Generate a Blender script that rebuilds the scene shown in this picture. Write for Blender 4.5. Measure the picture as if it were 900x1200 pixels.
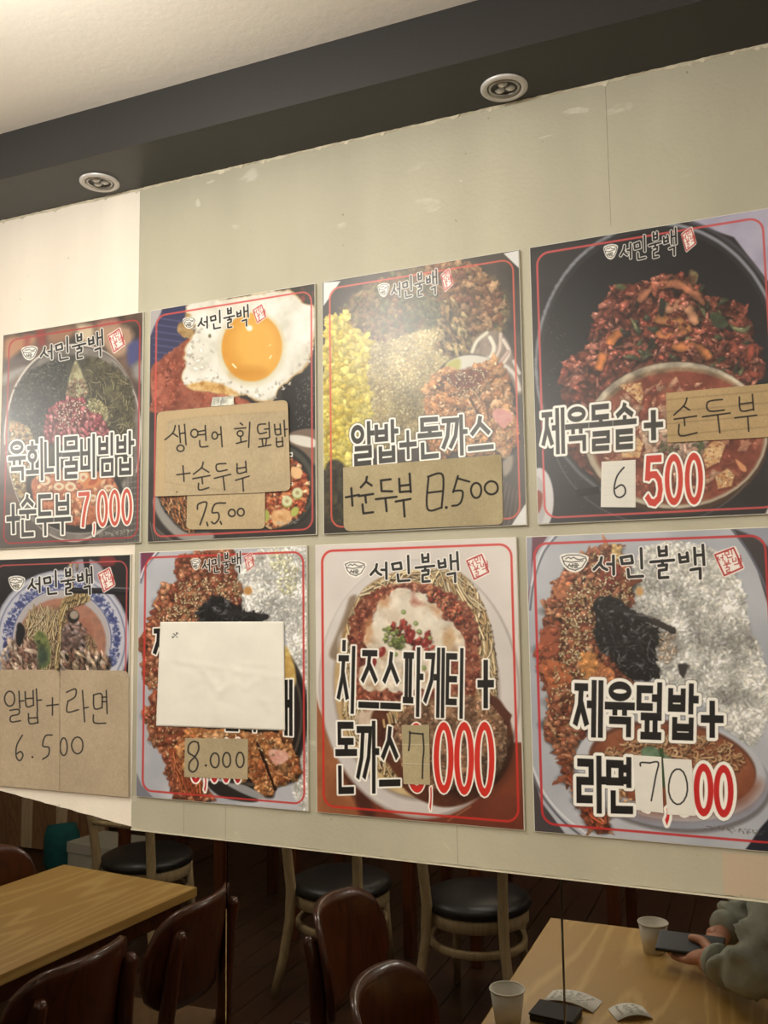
import bpy, bmesh, math, random
import numpy as np
from mathutils import Vector, Matrix

# ------------------------------------------------------------------ clearing
for o in list(bpy.data.objects):
    bpy.data.objects.remove(o, do_unlink=True)
scene = bpy.context.scene
COL = scene.collection

# ------------------------------------------------------------------ camera
# The menu wall is the plane y = 0 (x to the right, z up, the room is at y < 0).
UNIT = 0.345                       # width of one menu board in metres
FPX = 1050.46                      # focal length in pixels of the 900x1200 frame
YAW, PITCH, ROLL = 0.39690759, 0.09837979, 0.01335243
CAM_Z = 1.58
CAM = (3.53902417 * UNIT, -3.89474326 * UNIT, CAM_Z)
Z_TOP = CAM_Z + 1.57652925 * UNIT  # top edge of the upper row of boards


def cam_matrix():
    ca, sa, cb, sb, cc, sc = (math.cos(YAW), math.sin(YAW), math.cos(PITCH),
                              math.sin(PITCH), math.cos(ROLL), math.sin(ROLL))
    Rz = np.array([[ca, -sa, 0], [sa, ca, 0], [0, 0, 1]])
    Rx = np.array([[1, 0, 0], [0, cb, -sb], [0, sb, cb]])
    Rr = np.array([[cc, 0, sc], [0, 1, 0], [-sc, 0, cc]])
    return Rz @ Rx @ Rr            # columns: right, forward, up


CM = cam_matrix()
camd = bpy.data.cameras.new('camera')
camd.sensor_fit = 'HORIZONTAL'
camd.sensor_width = 36.0
camd.lens = FPX / 900.0 * 36.0
camd.clip_start = 0.02
cam = bpy.data.objects.new('camera', camd)
COL.objects.link(cam)
Mw = Matrix.Identity(4)
for r_ in range(3):
    Mw[r_][0] = CM[r_, 0]
    Mw[r_][1] = CM[r_, 2]
    Mw[r_][2] = -CM[r_, 1]
    Mw[r_][3] = CAM[r_]
cam.matrix_world = Mw
scene.camera = cam

# ------------------------------------------------------------------ view, world, unseen room lights
scene.view_settings.view_transform = 'Standard'
scene.view_settings.look = 'None'
scene.view_settings.gamma = 1.0
scene.view_settings.use_curve_mapping = False
scene.view_settings.exposure = 0.14

world = bpy.data.worlds.new('world')
scene.world = world
world.use_nodes = True
world.node_tree.nodes['Background'].inputs[0].default_value = (1.0, 0.93, 0.82, 1)
world.node_tree.nodes['Background'].inputs[1].default_value = 0.05


def area(name, loc, size, size_y, power, color, rot=(0, 0, 0)):
    l = bpy.data.lights.new(name, 'AREA')
    l.shape = 'RECTANGLE'
    l.size, l.size_y = size, size_y
    l.energy = power
    l.color = color
    o = bpy.data.objects.new(name, l)
    o.location = loc
    o.rotation_euler = rot
    COL.objects.link(o)
    return o


WARM = (1.0, 0.88, 0.70)


def soft_point(loc, power, color, radius=.14):
    l = bpy.data.lights.new('unseen_point_light', 'POINT')
    l.energy = power
    l.color = color
    l.shadow_soft_size = radius
    o = bpy.data.objects.new('unseen_point_light', l)
    o.location = loc
    COL.objects.link(o)


soft_point((0.37, -0.78, 2.27), 13, (1.0, 0.965, 0.90), .10)
soft_point((0.30, -2.10, 2.2), 28, (1.0, 0.965, 0.90))  # this and the next ones: unseen lights added to brighten wall and ceiling
soft_point((-1.5, -1.20, 2.22), 34, (1.0, 0.97, 0.90))
soft_point((2.0, -2.2, 2.2), 26, (1.0, 0.965, 0.90))
soft_point((0.0, -3.7, 2.2), 10, WARM)
# ================================================================== PRINT PAINTER
# Flat prints (menu pictures, lettering, handwriting) are painted procedurally
# into arrays.  Places on the wall are given as points measured on the photograph
# and carried onto the wall plane.
def wall_pt(X, Y, y=0.0):
    d = CM @ np.array([(X - 450) / FPX, 1.0, -(Y - 600) / FPX])
    t = (y - CAM[1]) / d[1]
    return np.array([CAM[0] + d[0] * t, CAM[2] + d[2] * t])


def plane_pt(X, Y, h):
    """point on the horizontal plane z = h seen in the mirror, as its real place in the room"""
    d = CM @ np.array([(X - 450) / FPX, 1.0, -(Y - 600) / FPX])
    t = (h - CAM[2]) / d[2]
    return (CAM[0] + d[0] * t, -(CAM[1] + d[1] * t), h)


def to_photo(x, z, y=0.0):
    q0, q1, q2 = x - CAM[0], y - CAM[1], z - CAM[2]
    a = q0 * CM[0, 0] + q1 * CM[1, 0] + q2 * CM[2, 0]
    b = q0 * CM[0, 1] + q1 * CM[1, 1] + q2 * CM[2, 1]
    c = q0 * CM[0, 2] + q1 * CM[1, 2] + q2 * CM[2, 2]
    return 450 + FPX * a / b, 600 - FPX * c / b


def Z(ox, oy, s, pts):
    return [(ox + a / s, oy + b / s) for a, b in pts]


def rgb(*c):
    return np.array(c, float) / 255.0


def spline(pts, closed=True, n=6):
    P = np.array(pts, float)
    m = len(P)
    out = []
    for i in range(m if closed else m - 1):
        if closed:
            p0, p1, p2, p3 = P[(i - 1) % m], P[i], P[(i + 1) % m], P[(i + 2) % m]
        else:
            p0, p1, p2, p3 = P[max(i - 1, 0)], P[i], P[i + 1], P[min(i + 2, m - 1)]
        for k in range(n):
            t = k / n
            out.append(0.5 * ((2 * p1) + (p2 - p0) * t + (2 * p0 - 5 * p1 + 4 * p2 - p3) * t * t
                              + (-p0 + 3 * p1 - 3 * p2 + p3) * t ** 3))
    if not closed:
        out.append(P[-1])
    return np.array(out)


def sd_poly(P, X, Y):
    P = np.asarray(P, float)
    d = np.full(X.shape, 1e9)
    ins = np.zeros(X.shape, bool)
    n = len(P)
    for i in range(n):
        ax, ay = P[i]
        bx, by = P[(i + 1) % n]
        ex, ey = bx - ax, by - ay
        wx, wy = X - ax, Y - ay
        t = np.clip((wx * ex + wy * ey) / (ex * ex + ey * ey + 1e-12), 0, 1)
        d = np.minimum(d, (wx - ex * t) ** 2 + (wy - ey * t) ** 2)
        c = (ay > Y) != (by > Y)
        if ey != 0:
            ins ^= c & (X < ax + (Y - ay) * ex / ey)
    d = np.sqrt(d)
    return np.where(ins, -d, d)


def sd_line(P, X, Y):
    d = np.full(X.shape, 1e9)
    for i in range(len(P) - 1):
        ax, ay = P[i]
        ex, ey = P[i + 1][0] - ax, P[i + 1][1] - ay
        wx, wy = X - ax, Y - ay
        t = np.clip((wx * ex + wy * ey) / (ex * ex + ey * ey + 1e-12), 0, 1)
        d = np.minimum(d, (wx - ex * t) ** 2 + (wy - ey * t) ** 2)
    return np.sqrt(d)


def inside(P, x, y):
    ins = False
    n = len(P)
    for i in range(n):
        ax, ay = P[i]
        bx, by = P[(i + 1) % n]
        if (ay > y) != (by > y) and x < ax + (y - ay) * (bx - ax) / (by - ay):
            ins = not ins
    return ins


def upnoise(rs, h, w, cell):
    gh, gw = int(h / cell) + 3, int(w / cell) + 3
    g = rs.rand(gh, gw)
    y = np.arange(h) / cell
    x = np.arange(w) / cell
    yi, xi = y.astype(int), x.astype(int)
    fy, fx = y - yi, x - xi
    fy, fx = fy * fy * (3 - 2 * fy), fx * fx * (3 - 2 * fx)
    fy, fx = fy[:, None], fx[None, :]
    a, b = g[yi][:, xi], g[yi][:, xi + 1]
    c, d = g[yi + 1][:, xi], g[yi + 1][:, xi + 1]
    return (a * (1 - fx) + b * fx) * (1 - fy) + (c * (1 - fx) + d * fx) * fy


def ramp(n, cols):
    cols = np.array(cols, float)
    if cols.max() > 1.5:
        cols = cols / 255.0
    k = np.clip(n, 0, 0.9999) * (len(cols) - 1)
    i = k.astype(int)
    f = (k - i)[..., None]
    return cols[i] * (1 - f) + cols[np.minimum(i + 1, len(cols) - 1)] * f


class Canvas:
    """a print on the rectangle x0..x1, z0..z1 (z1 = top) of the wall plane"""

    def __init__(self, x0, z0, x1, z1, dens=1750.0, base=(128, 128, 128), seed=1, y=0.0):
        self.rect = (x0, z0, x1, z1)
        self.w = max(16, int((x1 - x0) * dens))
        self.h = max(16, int((z1 - z0) * dens))
        self.dens = dens
        xs = x0 + (np.arange(self.w) + 0.5) / self.w * (x1 - x0)
        zs = z1 - (np.arange(self.h) + 0.5) / self.h * (z1 - z0)
        gx, gz = np.meshgrid(xs, zs)
        self.X, self.Y = to_photo(gx, gz, y)
        self.y = y
        self.px = (self.X[0, -1] - self.X[0, 0]) / self.w      # photo pixels per texel
        self.img = np.zeros((self.h, self.w, 3)) + rgb(*base)
        self.rs = np.random.RandomState(seed)
        self.rnd = random.Random(seed)
        self.N = {}

    def noise(self, cell):
        """cell in photo pixels; fbm of three octaves"""
        if cell not in self.N:
            c = cell / self.px
            n = upnoise(self.rs, self.h, self.w, c) * 0.55
            n += upnoise(self.rs, self.h, self.w, max(c / 2.1, 1)) * 0.28
            n += upnoise(self.rs, self.h, self.w, max(c / 4.3, 1)) * 0.17
            self.N[cell] = np.clip((n - 0.5) * 1.7 + 0.5, 0, 1)
        return self.N[cell]

    def win(self, x0, y0, x1, y1, pad=2.0):
        cs = [wall_pt(a, b, self.y) for a in (x0 - pad, x1 + pad) for b in (y0 - pad, y1 + pad)]
        cx = [c[0] for c in cs]
        cz = [c[1] for c in cs]
        r = self.rect
        i0 = int((min(cx) - r[0]) / (r[2] - r[0]) * self.w)
        i1 = int((max(cx) - r[0]) / (r[2] - r[0]) * self.w) + 2
        j0 = int((r[3] - max(cz)) / (r[3] - r[1]) * self.h)
        j1 = int((r[3] - min(cz)) / (r[3] - r[1]) * self.h) + 2
        i0, j0 = max(i0, 0), max(j0, 0)
        i1, j1 = min(i1, self.w), min(j1, self.h)
        if i1 <= i0 or j1 <= j0:
            return None
        return (slice(j0, j1), slice(i0, i1))

    def wpts(self, P, pad):
        P = np.asarray(P, float)
        return self.win(P[:, 0].min(), P[:, 1].min(), P[:, 0].max(), P[:, 1].max(), pad)

    def blend(self, s, a, c):
        a = a[..., None]
        self.img[s] = self.img[s] * (1 - a) + c * a

    def poly(self, P, col, soft=0.8, wob=0.0, wcell=6, sp=True, op=1.0, tex=None, cell=8, hole=None):
        """filled shape; col = one colour or a list of colours laid out by noise of size cell"""
        if sp:
            P = spline(P)
        s = self.wpts(P, 2 + soft + wob * 2)
        if s is None:
            return
        d = sd_poly(P, self.X[s], self.Y[s])
        if hole is not None:
            d = np.maximum(d, -sd_poly(hole, self.X[s], self.Y[s]))
        if wob:
            d = d + (self.noise(wcell)[s] - 0.5) * 2 * wob
        a = np.clip(0.5 - d / (2 * soft), 0, 1) * op
        if isinstance(col, list):
            c = ramp(self.noise(cell)[s], col)
        else:
            c = rgb(*col)
        self.blend(s, a, c)

    def ell(self, cx, cy, rx, ry, col, rot=0.0, **k):
        t = np.linspace(0, 2 * math.pi, 37)[:-1]
        c_, s_ = math.cos(rot), math.sin(rot)
        P = np.stack([cx + rx * np.cos(t) * c_ - ry * np.sin(t) * s_,
                      cy + rx * np.cos(t) * s_ + ry * np.sin(t) * c_], 1)
        self.poly(P, col, sp=False, **k)

    def line(self, P, w, col, soft=0.5, sp=False, op=1.0, round_shade=0.0, wob=0.0):
        if sp:
            P = spline(P, closed=False)
        s = self.wpts(P, w + 2)
        if s is None:
            return
        d = sd_line(P, self.X[s], self.Y[s])
        if wob:
            d = d + (self.noise(5)[s] - 0.5) * 2 * wob
        a = np.clip(0.5 - (d - w / 2) / (2 * soft), 0, 1) * op
        c = rgb(*col)
        if round_shade:
            c = c * (1 + 0.12 - round_shade * np.clip(d / (w / 2), 0, 1)[..., None] ** 2)
        self.blend(s, a, c)

    def scatter(self, P, n, la, wa, cols, ang=None, shadow=0.5, spec=0.25, wob=0.17, shade=0.35, dens=1.5, sp=True):
        """n little shaded lumps inside the outline P: half-lengths la, half-widths wa"""
        P = spline(P) if sp else np.asarray(P, float)
        P = [tuple(p) for p in P]
        xs = [p[0] for p in P]
        ys = [p[1] for p in P]
        R = self.rnd
        k = 0
        tries = 0
        nf, nf2 = self.noise(3), self.noise(2)
        n = int(n * dens)
        while k < n and tries < n * 20:
            tries += 1
            x, y = R.uniform(min(xs), max(xs)), R.uniform(min(ys), max(ys))
            if not inside(P, x, y):
                continue
            k += 1
            a_, b_ = R.uniform(*la), R.uniform(*wa)
            th = R.uniform(0, math.pi) if ang is None else ang + R.gauss(0, 0.35)
            c = np.array(R.choice(cols), float) / 255.0 * R.uniform(0.88, 1.12)
            s = self.win(x - a_, y - a_, x + a_, y + a_, 2.5)
            if s is None:
                continue
            dx, dy = self.X[s] - x, self.Y[s] - y
            if shadow:
                ds = np.hypot((dx - 0.2 * b_) / (a_ + 1.0), (dy - 0.35 * b_) / (b_ * 0.8 + a_ * 0.2 + 1.0))
                self.img[s] *= (1 - shadow * np.clip(1.15 - ds, 0, 0.8))[..., None]
            u = (dx * math.cos(th) + dy * math.sin(th)) / a_
            v = (-dx * math.sin(th) + dy * math.cos(th)) / b_
            an = np.arctan2(v, u)
            h1, h2, h3 = R.uniform(0, 6.3), R.uniform(0, 6.3), R.uniform(0, 6.3)
            r = np.hypot(u, v) * (1 + wob * (0.7 * np.sin(2 * an + h1) + 0.8 * np.sin(3 * an + h2) + 0.6 * np.sin(5 * an + h3))) + (nf[s] - 0.5) * 1.6 * wob
            al = np.clip(0.5 - (r - 1) * min(a_, b_) / 0.8, 0, 1)
            lit = 1 - shade * (0.45 * r * r + 0.6 * (dx * 0.45 + dy * 0.85) / max(a_, b_)) + (nf2[s] - 0.5) * 1.3 * wob
            cc = c * lit[..., None]
            if spec:
                sr = np.hypot(dx / a_ + R.uniform(-.1, .4), dy / b_ + 0.35)
                cc = cc + (spec * np.clip(1 - sr * 2.6, 0, 1) * nf2[s] * 1.5)[..., None]
            self.blend(s, al, cc)

    def noodles(self, P, n, ln, w, cols, ang=0.0, spread=0.6, bend=0.8, shadow=0.35, rs=0.45):
        P = [tuple(p) for p in spline(P)]
        xs = [p[0] for p in P]
        ys = [p[1] for p in P]
        R = self.rnd
        k = tries = 0
        while k < n and tries < n * 20:
            tries += 1
            x, y = R.uniform(min(xs), max(xs)), R.uniform(min(ys), max(ys))
            if not inside(P, x, y):
                continue
            k += 1
            th = ang + R.gauss(0, spread)
            L = R.uniform(ln[0], ln[1])
            q = [(x, y)]
            kk = R.uniform(-bend, bend)
            for j in range(5):
                nx, ny = q[-1][0] + math.cos(th) * L / 5, q[-1][1] + math.sin(th) * L / 5
                if not inside(P, nx, ny):
                    break
                q.append((nx, ny))
                th += kk / 5 + R.uniform(-0.1, 0.1)
            if len(q) < 2:
                continue
            ww = R.uniform(*w)
            c = np.array(R.choice(cols), float) * R.uniform(0.9, 1.08)
            if shadow:
                self.line([(a + 0.3 * ww, b + 0.6 * ww) for a, b in q], ww * 1.5, (25, 15, 8), op=shadow)
            self.line(q, ww, c, soft=0.45, round_shade=rs)

    def shade_poly(self, P, amt, soft=6, sp=True):
        """multiply (amt < 1 darkens, > 1 lightens) within a soft shape"""
        if sp:
            P = spline(P)
        s = self.wpts(P, soft + 2)
        if s is None:
            return
        d = sd_poly(P, self.X[s], self.Y[s])
        a = np.clip(0.5 - d / (2 * soft), 0, 1)[..., None]
        self.img[s] *= 1 + (amt - 1) * a

    def shade_noise(self, P, cell, amt):
        P = spline(P)
        s = self.wpts(P, 4)
        if s is None:
            return
        a = np.clip(0.5 - sd_poly(P, self.X[s], self.Y[s]) / 4, 0, 1)
        self.img[s] *= (1 + (self.noise(cell)[s] - 0.58) * amt * a)[..., None]

    # ---- lettering ---------------------------------------------------
    def sdf_polys(self, polys, s):
        X, Y = self.X[s], self.Y[s]
        d = np.full(X.shape, 1e9)
        for p in polys:
            if isinstance(p, tuple):          # (outer, inner) ring
                q = np.maximum(sd_poly(p[0], X, Y), -sd_poly(p[1], X, Y))
            else:
                q = sd_poly(p, X, Y)
            d = np.minimum(d, q)
        return d

    def text(self, txt, quad, col, outline=2.0, bw=(0.085, 0.075), ocol=(250, 248, 240), gap=0.06, dark_edge=0.0, widths=None):
        """text fills the quad TL,TR,BR,BL (photo points)"""
        q = [np.array(p, float) for p in quad]
        n = len(txt)
        ws = widths or [1.0] * n
        tot = sum(ws)
        groups = []
        acc = 0.0
        for ch, wd in zip(txt, ws):
            u0, u1 = acc / tot, (acc + wd) / tot
            acc += wd
            if ch == ' ':
                continue
            g = gap * (u1 - u0)
            u0, u1 = u0 + g / 2, u1 - g / 2

            def mp(x, y, u0=u0, u1=u1):
                u = u0 + (u1 - u0) * x
                return (q[0] * (1 - u) + q[1] * u) * (1 - y) + (q[3] * (1 - u) + q[2] * u) * y
            groups += [glyph_poly(g_, mp, bw) for g_ in glyph(ch)]
        allp = np.concatenate([np.array(g[0] if isinstance(g, tuple) else g) for g in groups])
        s = self.wpts(allp, outline + 4)
        if s is None:
            return
        d = self.sdf_polys(groups, s)
        if dark_edge:
            self.blend(s, np.clip(0.5 - (d - outline - dark_edge) / 1.4, 0, 1) * 0.7, rgb(30, 26, 22))
        if outline:
            self.blend(s, np.clip(0.5 - (d - outline) / 0.9, 0, 1), rgb(*ocol))
        self.blend(s, np.clip(0.5 - d / 0.8, 0, 1), rgb(*col))


J = {
    'ㄱ': [[(0, 0), (1, 0), (1, 1)]], 'ㄴ': [[(0, 0), (0, 1), (1, 1)]],
    'ㄷ': [[(1, 0), (0, 0), (0, 1), (1, 1)]],
    'ㄹ': [[(0, 0), (1, 0), (1, .5), (0, .5), (0, 1), (1, 1)]],
    'ㅁ': [[(0, 0), (1, 0), (1, 1), (0, 1), (0, 0)]],
    'ㅂ': [[(0, 0), (0, 1), (1, 1), (1, 0)], [(0, .48), (1, .48)]],
    'ㅅ': [[(.5, 0), (.42, .45), (0, 1)], [(.48, .38), (1, 1)]],
    'ㅇ': 'O', 'ㅈ': [[(0, 0), (1, 0)], [(.5, 0), (.42, .5), (0, 1)], [(.48, .42), (1, 1)]],
    'ㅊ': [[(.5, -.28), (.5, -.1)], [(0, .1), (1, .1)], [(.5, .1), (.42, .5), (0, 1)], [(.48, .45), (1, 1)]],
    'ㅋ': [[(0, 0), (1, 0), (1, 1)], [(0, .45), (1, .45)]],
    'ㅌ': [[(1, 0), (0, 0), (0, 1), (1, 1)], [(0, .5), (1, .5)]],
    'ㅍ': [[(0, 0), (1, 0)], [(.28, 0), (.28, 1)], [(.72, 0), (.72, 1)], [(0, 1), (1, 1)]],
    'ㅎ': 'H', 'ㄲ': [[(0, 0), (.42, 0), (.3, .6), (0, 1)], [(.5, 0), (1, 0), (.85, .6), (.5, 1)]],
}
LEADS = 'ㄱㄲㄴㄷㄸㄹㅁㅂㅃㅅㅆㅇㅈㅉㅊㅋㅌㅍㅎ'
VOW = 'ㅏㅐㅑㅒㅓㅔㅕㅖㅗㅘㅙㅚㅛㅜㅝㅞㅟㅠㅡㅢㅣ'
TAILS = ' ㄱㄲㄳㄴㄵㄶㄷㄹㄺㄻㄼㄽㄾㄿㅀㅁㅂㅄㅅㅆㅇㅈㅊㅋㅌㅍㅎ'


def jam(c, x0, y0, x1, y1):
    d = J[c]
    if d == 'O':
        return [('ring', (x0 + x1) / 2, (y0 + y1) / 2, (x1 - x0) / 2, (y1 - y0) / 2)]
    if d == 'H':
        m = (x0 + x1) / 2
        h = y1 - y0
        return [('seg', [(m, y0 - .02), (m, y0 + .08 * h)]), ('seg', [(x0, y0 + .26 * h), (x1, y0 + .26 * h)]),
                ('ring', m, y0 + .73 * h, (x1 - x0) * .38, h * .27)]
    return [('seg', [(x0 + (x1 - x0) * a, y0 + (y1 - y0) * b) for a, b in pl]) for pl in d]


def glyph(ch):
    o = ord(ch) - 0xAC00
    if 0 <= o < 11172:
        L, V, T = LEADS[o // 588], VOW[(o % 588) // 28], TAILS[o % 28]
        t = T != ' '
        g = []
        bot = .52 if t else .96
        ly1 = .43 if t else .78
        if V in 'ㅗㅛㅜㅠㅡ':
            if t:
                g += jam(L, .18, .04, .82, .27)
                yb = .43
                g += [('seg', [(0.02, yb), (.98, yb)])]
                up = V in 'ㅗㅛ'
            else:
                g += jam(L, .16, .08, .84, .5)
                yb = .88 if V in 'ㅗㅛㅡ' else .66
                g += [('seg', [(0.02, yb), (.98, yb)])]
            xs = {'ㅗ': [.5], 'ㅜ': [.5], 'ㅛ': [.33, .67], 'ㅠ': [.33, .67], 'ㅡ': []}[V]
            for x in xs:
                if V in 'ㅗㅛ':
                    g += [('seg', [(x, yb - (.12 if t else .28)), (x, yb)])]
                else:
                    g += [('seg', [(x, yb), (x, (.57 if t else 1.0))])]
            if t:
                g += jam(T, .18, .64 if T in 'ㄹㅌㄴ' else .70, .82, .97)
        elif V == 'ㅚ':
            g += jam(L, .08, .08, .62, .52)
            g += [('seg', [(.35, .56), (.35, .8)]), ('seg', [(.0, .8), (.68, .8)]), ('seg', [(.9, 0), (.9, 1)])]
        else:
            b = .50 if t else 1.0
            two = V in 'ㅐㅔㅒㅖ'
            vx = .70 if two else .78
            lx1 = .44 if two else .5
            if L == 'ㄱ' :
                lj = [('seg', [(.06, .1), (lx1, .1), (lx1 - .08, ly1 * .6), (.04, ly1)])]
            elif L == 'ㄲ':
                lj = jam(L, .0, .1, .62, ly1)
            else:
                lj = jam(L, .06, .1, lx1, ly1)
            g += lj
            my = .26 if t else .42
            g += [('seg', [(vx, 0), (vx, b)])]
            if V in 'ㅏㅑ':
                g += [('seg', [(vx, my), (1.0, my)])]
            elif V in 'ㅓ':
                g += [('seg', [(vx - .22, my), (vx, my)])]
            elif V == 'ㅕ':
                g += [('seg', [(vx - .22, my - .08), (vx, my - .08)]), ('seg', [(vx - .22, my + .14), (vx, my + .14)])]
            elif V == 'ㅐ':
                g += [('seg', [(vx + .24, 0), (vx + .24, b)]), ('seg', [(vx, my), (vx + .24, my)])]
            elif V == 'ㅔ':
                g += [('seg', [(vx + .24, 0), (vx + .24, b)]), ('seg', [(vx - .2, my), (vx, my)])]
            if t:
                if T == 'ㅂ' or T == 'ㅁ':
                    g += jam(T, .22, .64, .8, .96)
                elif T == 'ㄴ':
                    g += jam(T, .22, .64, .88, .96)
                else:
                    g += jam(T, .18, .61, .82, .97)
        return g
    if ch == '+':
        return [('seg', [(.5, .3), (.5, .95)]), ('seg', [(.06, .62), (.94, .62)])]
    if ch == '0':
        return [('ring', .5, .5, .36, .44)]
    if ch == '5':
        return [('seg', [(.85, .06), (.22, .06), (.16, .46)]),
                ('pl', [(.16, .46), (.34, .38), (.6, .38), (.8, .5), (.86, .68), (.78, .86), (.55, .95), (.32, .93), (.12, .8)])]
    if ch == '7':
        return [('seg', [(.1, .06), (.88, .06)]), ('pl', [(.86, .08), (.6, .4), (.45, .7), (.38, .96)])]
    if ch == '8':
        return [('ring', .5, .27, .3, .21), ('ring', .5, .72, .36, .23)]
    if ch == ',':
        return [('pl', [(.55, .88), (.6, .98), (.56, 1.08), (.42, 1.18)])]
    return []


def glyph_poly(g, mp, bw):
    hx, hy = bw
    if g[0] == 'ring':
        _, cx, cy, rx, ry = g
        t = np.linspace(0, 2 * math.pi, 25)[:-1]
        return (np.array([mp(cx + (rx + hx) * math.cos(a), cy + (ry + hy) * math.sin(a)) for a in t]),
                np.array([mp(cx + (rx - hx) * math.cos(a), cy + (ry - hy) * math.sin(a)) for a in t]))
    # chain of thick segments, hulled into one outline per chain: left side out, right side back
    pts = g[1]
    L, Rr = [], []
    n = len(pts)
    closed = pts[0] == pts[-1] and n > 2
    for i, (x, y) in enumerate(pts):
        if closed:
            dp = (pts[i][0] - pts[i - 1 if i > 0 else -2][0], pts[i][1] - pts[i - 1 if i > 0 else -2][1])
            nx_ = pts[i + 1] if i < n - 1 else pts[1]
            dn = (nx_[0] - x, nx_[1] - y)
        else:
            dp = (x - pts[i - 1][0], y - pts[i - 1][1]) if i > 0 else None
            dn = (pts[i + 1][0] - x, pts[i + 1][1] - y) if i < n - 1 else None
            dp, dn = dp or dn, dn or dp

        def nrm(d):
            a, b = d[0] / hx, d[1] / hy
            l = math.hypot(a, b) or 1
            return a / l, b / l
        a0, b0 = nrm(dp)
        a1, b1 = nrm(dn)
        mx, my = -(b0 + b1), a0 + a1
        l = math.hypot(mx, my) or 1
        mx, my = mx / l, my / l
        k = 1 / max(0.45, (mx * -b0 + my * a0))
        ext = 0.0
        ex, ey = 0.0, 0.0
        if not closed and (i == 0 or i == n - 1) and g[0] == 'seg':
            sgn = -1 if i == 0 else 1
            ex, ey = sgn * a0 * 0.55, sgn * b0 * 0.55
        L.append(mp(x + (mx * k + ex) * hx, y + (my * k + ey) * hy))
        Rr.append(mp(x + (-mx * k + ex) * hx, y + (-my * k + ey) * hy))
    if closed:
        o, i_ = np.array(L[:-1]), np.array(Rr[:-1])
        def ar(P):
            return abs(sum(P[j][0] * P[(j + 1) % len(P)][1] - P[(j + 1) % len(P)][0] * P[j][1] for j in range(len(P))))
        return (o, i_) if ar(o) > ar(i_) else (i_, o)
    return np.array(L + Rr[::-1])


LOGO_BLACK = [
    [(215, 92), (210, 115), (180, 146)], [(205, 118), (222, 138), (240, 147)], [(242, 121), (266, 122)], [(269, 84), (271, 168)],
    [(305, 92), (310, 120), (356, 116)], [(303, 92), (352, 84), (357, 114)], [(396, 50), (400, 140)], [(336, 146), (340, 181), (404, 177)],
    [(477, 44), (481, 82)], [(511, 42), (513, 79)], [(481, 63), (511, 60)], [(481, 83), (513, 80)], [(440, 112), (546, 103)],
    [(494, 106), (495, 124)], [(477, 129), (514, 125), (512, 146), (479, 151), (480, 185), (520, 182)],
    [(571, 77), (576, 113), (612, 108)], [(607, 70), (612, 108)], [(574, 93), (610, 88)], [(641, 48), (645, 122)], [(645, 82), (676, 79)],
    [(679, 34), (685, 124)], [(624, 148), (667, 141), (668, 187)]]
LOGO_EMB = [[(33, 90), (45, 122), (66, 142), (95, 150)], [(95, 150), (124, 137), (146, 104), (142, 90), (112, 80), (60, 80), (33, 90)],
            [(50, 98), (64, 90), (74, 97), (86, 90), (102, 99), (116, 101), (136, 96)], [(40, 107), (76, 113), (130, 106)],
            [(68, 121), (59, 136)], [(67, 126), (77, 135)], [(83, 120), (83, 138)], [(75, 128), (82, 128)],
            [(92, 120), (104, 120)], [(88, 127), (110, 126)], [(92, 133), (104, 132)], [(92, 139), (105, 138)]]
LOGO_SEAL = [[(750, 88), (743, 105)], [(748, 95), (758, 103)], [(769, 80), (772, 106)], [(761, 93), (769, 92)],
             [(780, 66), (782, 81), (800, 76), (796, 62), (780, 66)], [(809, 54), (814, 77)], [(790, 86), (794, 94), (814, 88)],
             [(780, 106), (782, 119), (798, 115), (796, 103)], [(776, 127), (806, 119)], [(789, 123), (791, 135)],
             [(784, 139), (800, 135), (801, 147), (788, 151), (790, 160), (806, 156)],
             [(815, 96), (818, 111), (832, 107), (830, 93)], [(839, 84), (844, 115)], [(851, 81), (857, 112)], [(840, 99), (852, 97)],
             [(825, 124), (848, 118), (851, 133)]]


def logo(cv, quad):
    q = [np.array(p, float) for p in quad]

    def mp(p):
        u, v = (p[0] - 25) / 845.0, (p[1] - 35) / 155.0
        return tuple((q[0] * (1 - u) + q[1] * u) * (1 - v) + (q[3] * (1 - u) + q[2] * u) * v)
    sc = np.linalg.norm(q[1] - q[0]) / 845.0
    vs = np.linalg.norm(q[3] - q[0]) / 155.0
    m = (sc + vs) / 2
    for ink, w, o in ((0, 21, 0), (1, 13.5, 0)):
        for st in LOGO_BLACK:
            cv.line([mp(p) for p in st], w * m + (0 if ink else 0.6), (28, 26, 24) if ink else (250, 248, 242), soft=0.4)
    cv.poly([mp(p) for p in [(24, 84), (60, 72), (110, 72), (154, 86), (150, 112), (128, 145), (96, 160), (60, 150), (36, 124)]], (246, 244, 236), soft=.5)
    for st in LOGO_EMB:
        cv.line([mp(p) for p in st], 3.8 * m + .15, (52, 48, 44), soft=0.4, op=.85)
    sq = [(727, 76), (735, 68), (822, 38), (832, 42), (871, 136), (866, 146), (780, 184), (770, 178)]
    cv.poly([mp(p) for p in sq], (246, 240, 232), soft=.6, sp=False)
    sq2 = [(735, 79), (820, 47), (862, 137), (778, 174)]
    cv.line([mp(p) for p in sq2 + sq2[:1]], 7 * m, (176, 42, 42), soft=.5)
    for st in LOGO_SEAL:
        cv.line([mp(p) for p in st], 4.4 * m, (176, 42, 42), soft=0.45, op=.9)


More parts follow.
